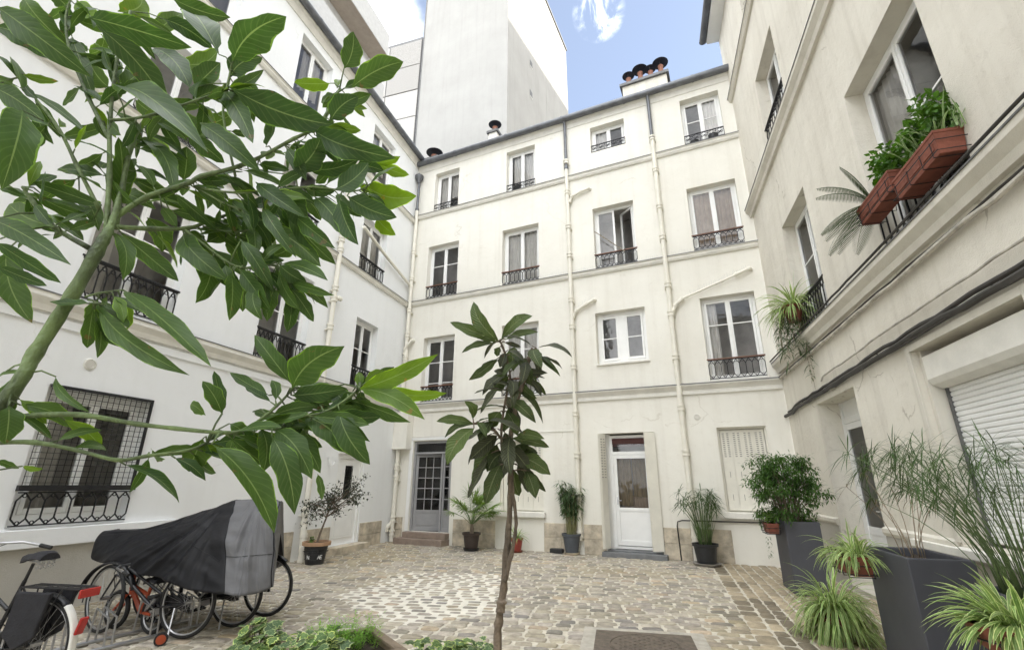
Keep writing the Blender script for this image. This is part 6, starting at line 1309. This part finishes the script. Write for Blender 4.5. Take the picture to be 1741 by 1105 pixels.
for k, (dx, dy, dz, l) in enumerate(((-1, -.45, .55, .62), (-1, -.25, .25, .66), (-.9, -.6, .05, .6), (-1, -.1, -.05, .55), (-.45, -.5, 1.1, .55), (-.1, -.2, 1.2, .5), (-.7, -.8, .4, .5), (-.3, -.3, .9, .6))):
    d = V(dx, dy, dz).normalized(); pts = [V(-.22, 0, .2)]
    for j in range(10): d = (d + V(0, 0, -.11)).normalized(); pts.append(pts[-1] + d * l * 1.35 / 10)
    s.tube(pts, [.006 - .0005 * j for j in range(11)], 5)
    for j in range(36):
        t = .18 + .8 * j / 35; f_ = t * 10; i0 = min(int(f_), 9); p = pts[i0].lerp(pts[i0 + 1], f_ - i0); ax = (pts[i0 + 1] - pts[i0]).normalized(); e1 = ax.cross(V(0, 0, 1)).normalized()
        for sg in (-1, 1): b.strap(p, e1 * sg + ax * .55 + V(0, 0, .05), .17 * math.sin(math.pi * (.12 + .82 * t)), .0095, 1.0, 3, (.62, .66, .62), .2)
b.build('palm_fronds', M_PAPY, X, smooth=True, angle=180); s.build('palm_stems', M_STEM, X, smooth=True)
# hanging spider plant and trailing climber at the far window
X = thing('hanging_pot', 'terracotta pot of trailing spider plant hung on the far first floor railing', 'plant pot', rt(2.35, -.20, 4.50), RZ)
pot(X, [(.11, 0), (.16, .24), (.185, .25), (.185, .30), (.165, .30), (.155, .27)], M_TERRA)
b = MB(); b.torus((0, 0, .22), .168, .006, 'z', 24, 5); b.tube([(.1, .13, .22), (.1, .22, .30)], .006, 5); b.tube([(-.1, .13, .22), (-.1, .22, .30)], .006, 5); b.build('hanger', M_IRON, X)
spider(X, 190, .74, .1, .29, 2.0, .024, 17, 1, 1, (0, 1.35), (-.1, -.2, 0))
q = random.Random(19); b = MB(); s = MB()
for i in range(40):
    a = q.uniform(0, 6.283); x0, y0 = -.14 + .17 * math.cos(a), .13 * math.sin(a) - .03; L = q.uniform(.35, 1.0) if i < 34 else q.uniform(1.1, 1.6); pts = [V(x0, y0, .28)]
    for j in range(8): pts.append(V(x0 + math.cos(a) * .10 * min(1, j / 2) + q.uniform(-.03, .03), min(.16, y0 + math.sin(a) * .08 * min(1, j / 2)) + q.uniform(-.02, .02), .28 - L * (j + 1) / 8))
    s.tube(pts, .0025, 4)
    for j in range(int(20 * L) if i < 34 else 14):
        u_ = q.uniform(.1, 1) * 8; i0 = min(int(u_), 7); p = pts[i0].lerp(pts[i0 + 1], u_ - i0)
        b.strap(p, (q.uniform(-1, 1), q.uniform(-1, .6), q.uniform(-.2, .8)), q.uniform(.12, .24), .018, q.uniform(.9, 2), 4, (q.uniform(.65, 1.1),) * 3, .3)
b.build('trailing_foliage', M_BAMB, X, smooth=True, angle=180); s.build('trailing_stems', M_DRY, X, smooth=True)
# oddments on the top right window ledge
BKM = Matrix.Translation((.789, 13.037, 0)) @ Matrix.Rotation(R(-24.64), 4, 'Z')
for nm, lb, ct, x, r, h, m in (('pan', 'dark round pan on the top right window ledge', 'pan', 5.28, .13, .16, M_BLKP), ('bowl', 'flat black bowl on the top right window ledge', 'bowl', 4.78, .12, .10, M_RUB), ('bottle', 'white plastic bottle on the top right window ledge', 'bottle', 5.03, .05, .19, M_FRAME)):
    b = MB(); b.lathe([(r * .8, 0), (r, h * .3), (r, h * .75), (r * .45 if nm == 'bottle' else r * 1.05, h), (r * .3, h)], (0, 0, 0), 18)
    o = tag(b.build(nm, m, None, tuple(BKM @ V(x, .055 if r < .1 else .12, 10.755)), True, 40), lb, ct)
# broom handle leaning out of the open window
b = MB(); b.tube([tuple(BKM @ V(1.78, -.02, 8.60)), tuple(BKM @ V(2.52, -.06, 7.86)), tuple(BKM @ V(2.62, -.06, 7.75))], .014, 8)
tag(b.build('broom_handle', mat('pale_wood', (.30, .26, .20), .7, var=.2), None, None, True), 'pale wooden pole leaning across the open window on the second floor', 'pole')

# ---------------------------------------------------------------- foreground bed
b = MB(); b.box(-2.7, -2.6, 2.0, 4.25, -.02, .16); b.box(.35, .45, 2.0, 4.25, -.02, .16); b.box(-2.6, .35, 4.15, 4.25, -.02, .16); b.box(-2.6, .35, 2.0, 2.1, -.02, .16)
tag(b.build('planting_bed_kerb', M_STONE, bevel=.012), 'low stone kerb round the planting bed', kind='structure')
n = 20; b = MB(); b.add([(-2.6 + 2.95 * i / n, 2.1 + 2.05 * j / n, .12 + rnd(-.02, .03)) for i in range(n + 1) for j in range(n + 1)], [(i * (n + 1) + j, (i + 1) * (n + 1) + j, (i + 1) * (n + 1) + j + 1, i * (n + 1) + j + 1) for i in range(n) for j in range(n)])
tag(b.build('planting_bed_soil', M_SOIL, smooth=True), 'dark soil of the planting bed', kind='structure')
def ivyleaf(b, p, d, n, L, k):
    p = V(*p); d = V(*d).normalized(); n = V(*n); n = (n - d * n.dot(d)).normalized(); s_ = d.cross(n)
    out = [(0, 0), (-.30, -.06), (-.52, .22), (-.30, .40), (-.36, .66), (-.14, .74), (0, 1.05), (.14, .74), (.36, .66), (.30, .40), (.52, .22), (.30, -.06)]
    vs = [p + d * L * .35 + n * L * .05] + [p + s_ * (x * L) + d * (y * L) + n * (-.10 * L * (abs(x) * 1.6) ** 2 - .12 * L * max(0, y - .4)) for x, y in out]
    uv = [(.5, .35)] + [(1.0 if x >= 0 else 0.0, y) for x, y in out]
    b.add(vs, [(0, i, i % 12 + 1) for i in range(1, 13)], 0, uv, k)
def ivy(name, label, loc, blobs, seed, L=.085):
    P = thing(name, label, 'ivy', loc); q = random.Random(seed); b = MB(); s = MB()
    for (cx, cy, cz, rx, ry, rz, n) in blobs:
        for i in range(n):
            d = V(q.gauss(0, 1), q.gauss(0, 1), abs(q.gauss(0, 1)) * .9 + .05).normalized(); r = q.uniform(.72, 1.06); p = V(cx + d.x * rx * r, cy + d.y * ry * r, cz + d.z * rz * r)
            a = q.uniform(0, 6.283); k = q.choice((.75, 1, 1.2)) * q.uniform(.8, 1.2); kk = (k * 1.25, k * 1.2, k * .9) if q.random() < .25 else (k, k, k * q.uniform(.9, 1.15))
            ivyleaf(b, p, (math.cos(a) + d.x * .6, math.sin(a) + d.y * .6 - .3, q.uniform(-.5, .25)), (d.x * .5 + q.uniform(-.3, .3), d.y * .5 - .35 + q.uniform(-.3, .3), 1), L * q.uniform(.6, 1.25), kk)
            if i % 5 == 0: s.tube([(cx + d.x * rx * .3, cy + d.y * ry * .3, .02), p], [.004, .002], 4)
    b.build('foliage', M_IVY, P, smooth=True, angle=180); s.build('stems', M_BARK, P, smooth=True); return P
ivy('ivy', 'variegated ivy mound at the bottom edge, left of the wooden planter', (-1.72, 4.22, .12), [(-.05, -.05, .02, .52, .36, .36, 620), (-.28, .15, .10, .20, .18, .36, 170), (.28, .12, .05, .26, .20, .33, 190), (.36, -.38, .05, .30, .22, .44, 260)], 31)
ivy('ivy', 'variegated ivy at the bottom edge, between the wooden planter and the sapling', (-.40, 3.82, .12), [(0, 0, .02, .42, .30, .43, 560), (.2, .1, .0, .22, .15, .42, 160), (-.25, .12, .0, .2, .15, .40, 120)], 32)
# wooden planter with fern
X = thing('wooden_planter', 'weathered wooden planter box of feathery bright green fern in the ivy', 'planter', (-1.24, 4.08, .10), R(35))
M_PLK = mat('weathered_planks', (.19, .145, .10), .85, var=.3, scale=6, bump=.5, bscale=30, stretch=(1, 1, 6))
b = MB(); a, h = .34, .34
for (x0, x1, y0, y1) in ((-a, a, -a, -a + .03), (-a, a, a - .03, a), (-a, -a + .03, -a + .03, a - .03), (a - .03, a, -a + .03, a - .03)):
    for k in range(3): b.box(x0, x1, y0, y1, k * h / 3, (k + 1) * h / 3 - .004)
b.build('boards', M_PLK, X, bevel=.005)
b = MB()
for (x0, x1, y0, y1) in ((-a - .02, a + .02, -a - .02, -a + .05), (-a - .02, a + .02, a - .05, a + .02), (-a - .02, -a + .05, -a + .05, a - .05), (a - .05, a + .02, -a + .05, a - .05)): b.box(x0, x1, y0, y1, h - .003, h + .022)
b.build('rim', M_PLK, X, bevel=.005); b = MB(); b.box(-a + .03, a - .03, -a + .03, a - .03, h - .06, h - .045); b.build('soil', M_SOIL, X)
q = random.Random(41); b = MB()
for i in range(150):
    p = V(q.uniform(-.20, .30), q.uniform(-.02, .32), h - .05); d = V(q.uniform(-.5, .5), q.uniform(-.5, .5), 1).normalized(); l = q.uniform(.10, .24)
    for j in range(16):
        pp_ = p + d * l * (j + 2) / 17; a_ = q.uniform(0, 6.283); b.sleaf(pp_, (math.cos(a_), math.sin(a_), q.uniform(0, .9)), (0, 0, 1), q.uniform(.025, .05), .007, (q.uniform(.7, 1.2),) * 3)
b.build('foliage', M_FERN, X, smooth=True, angle=180)
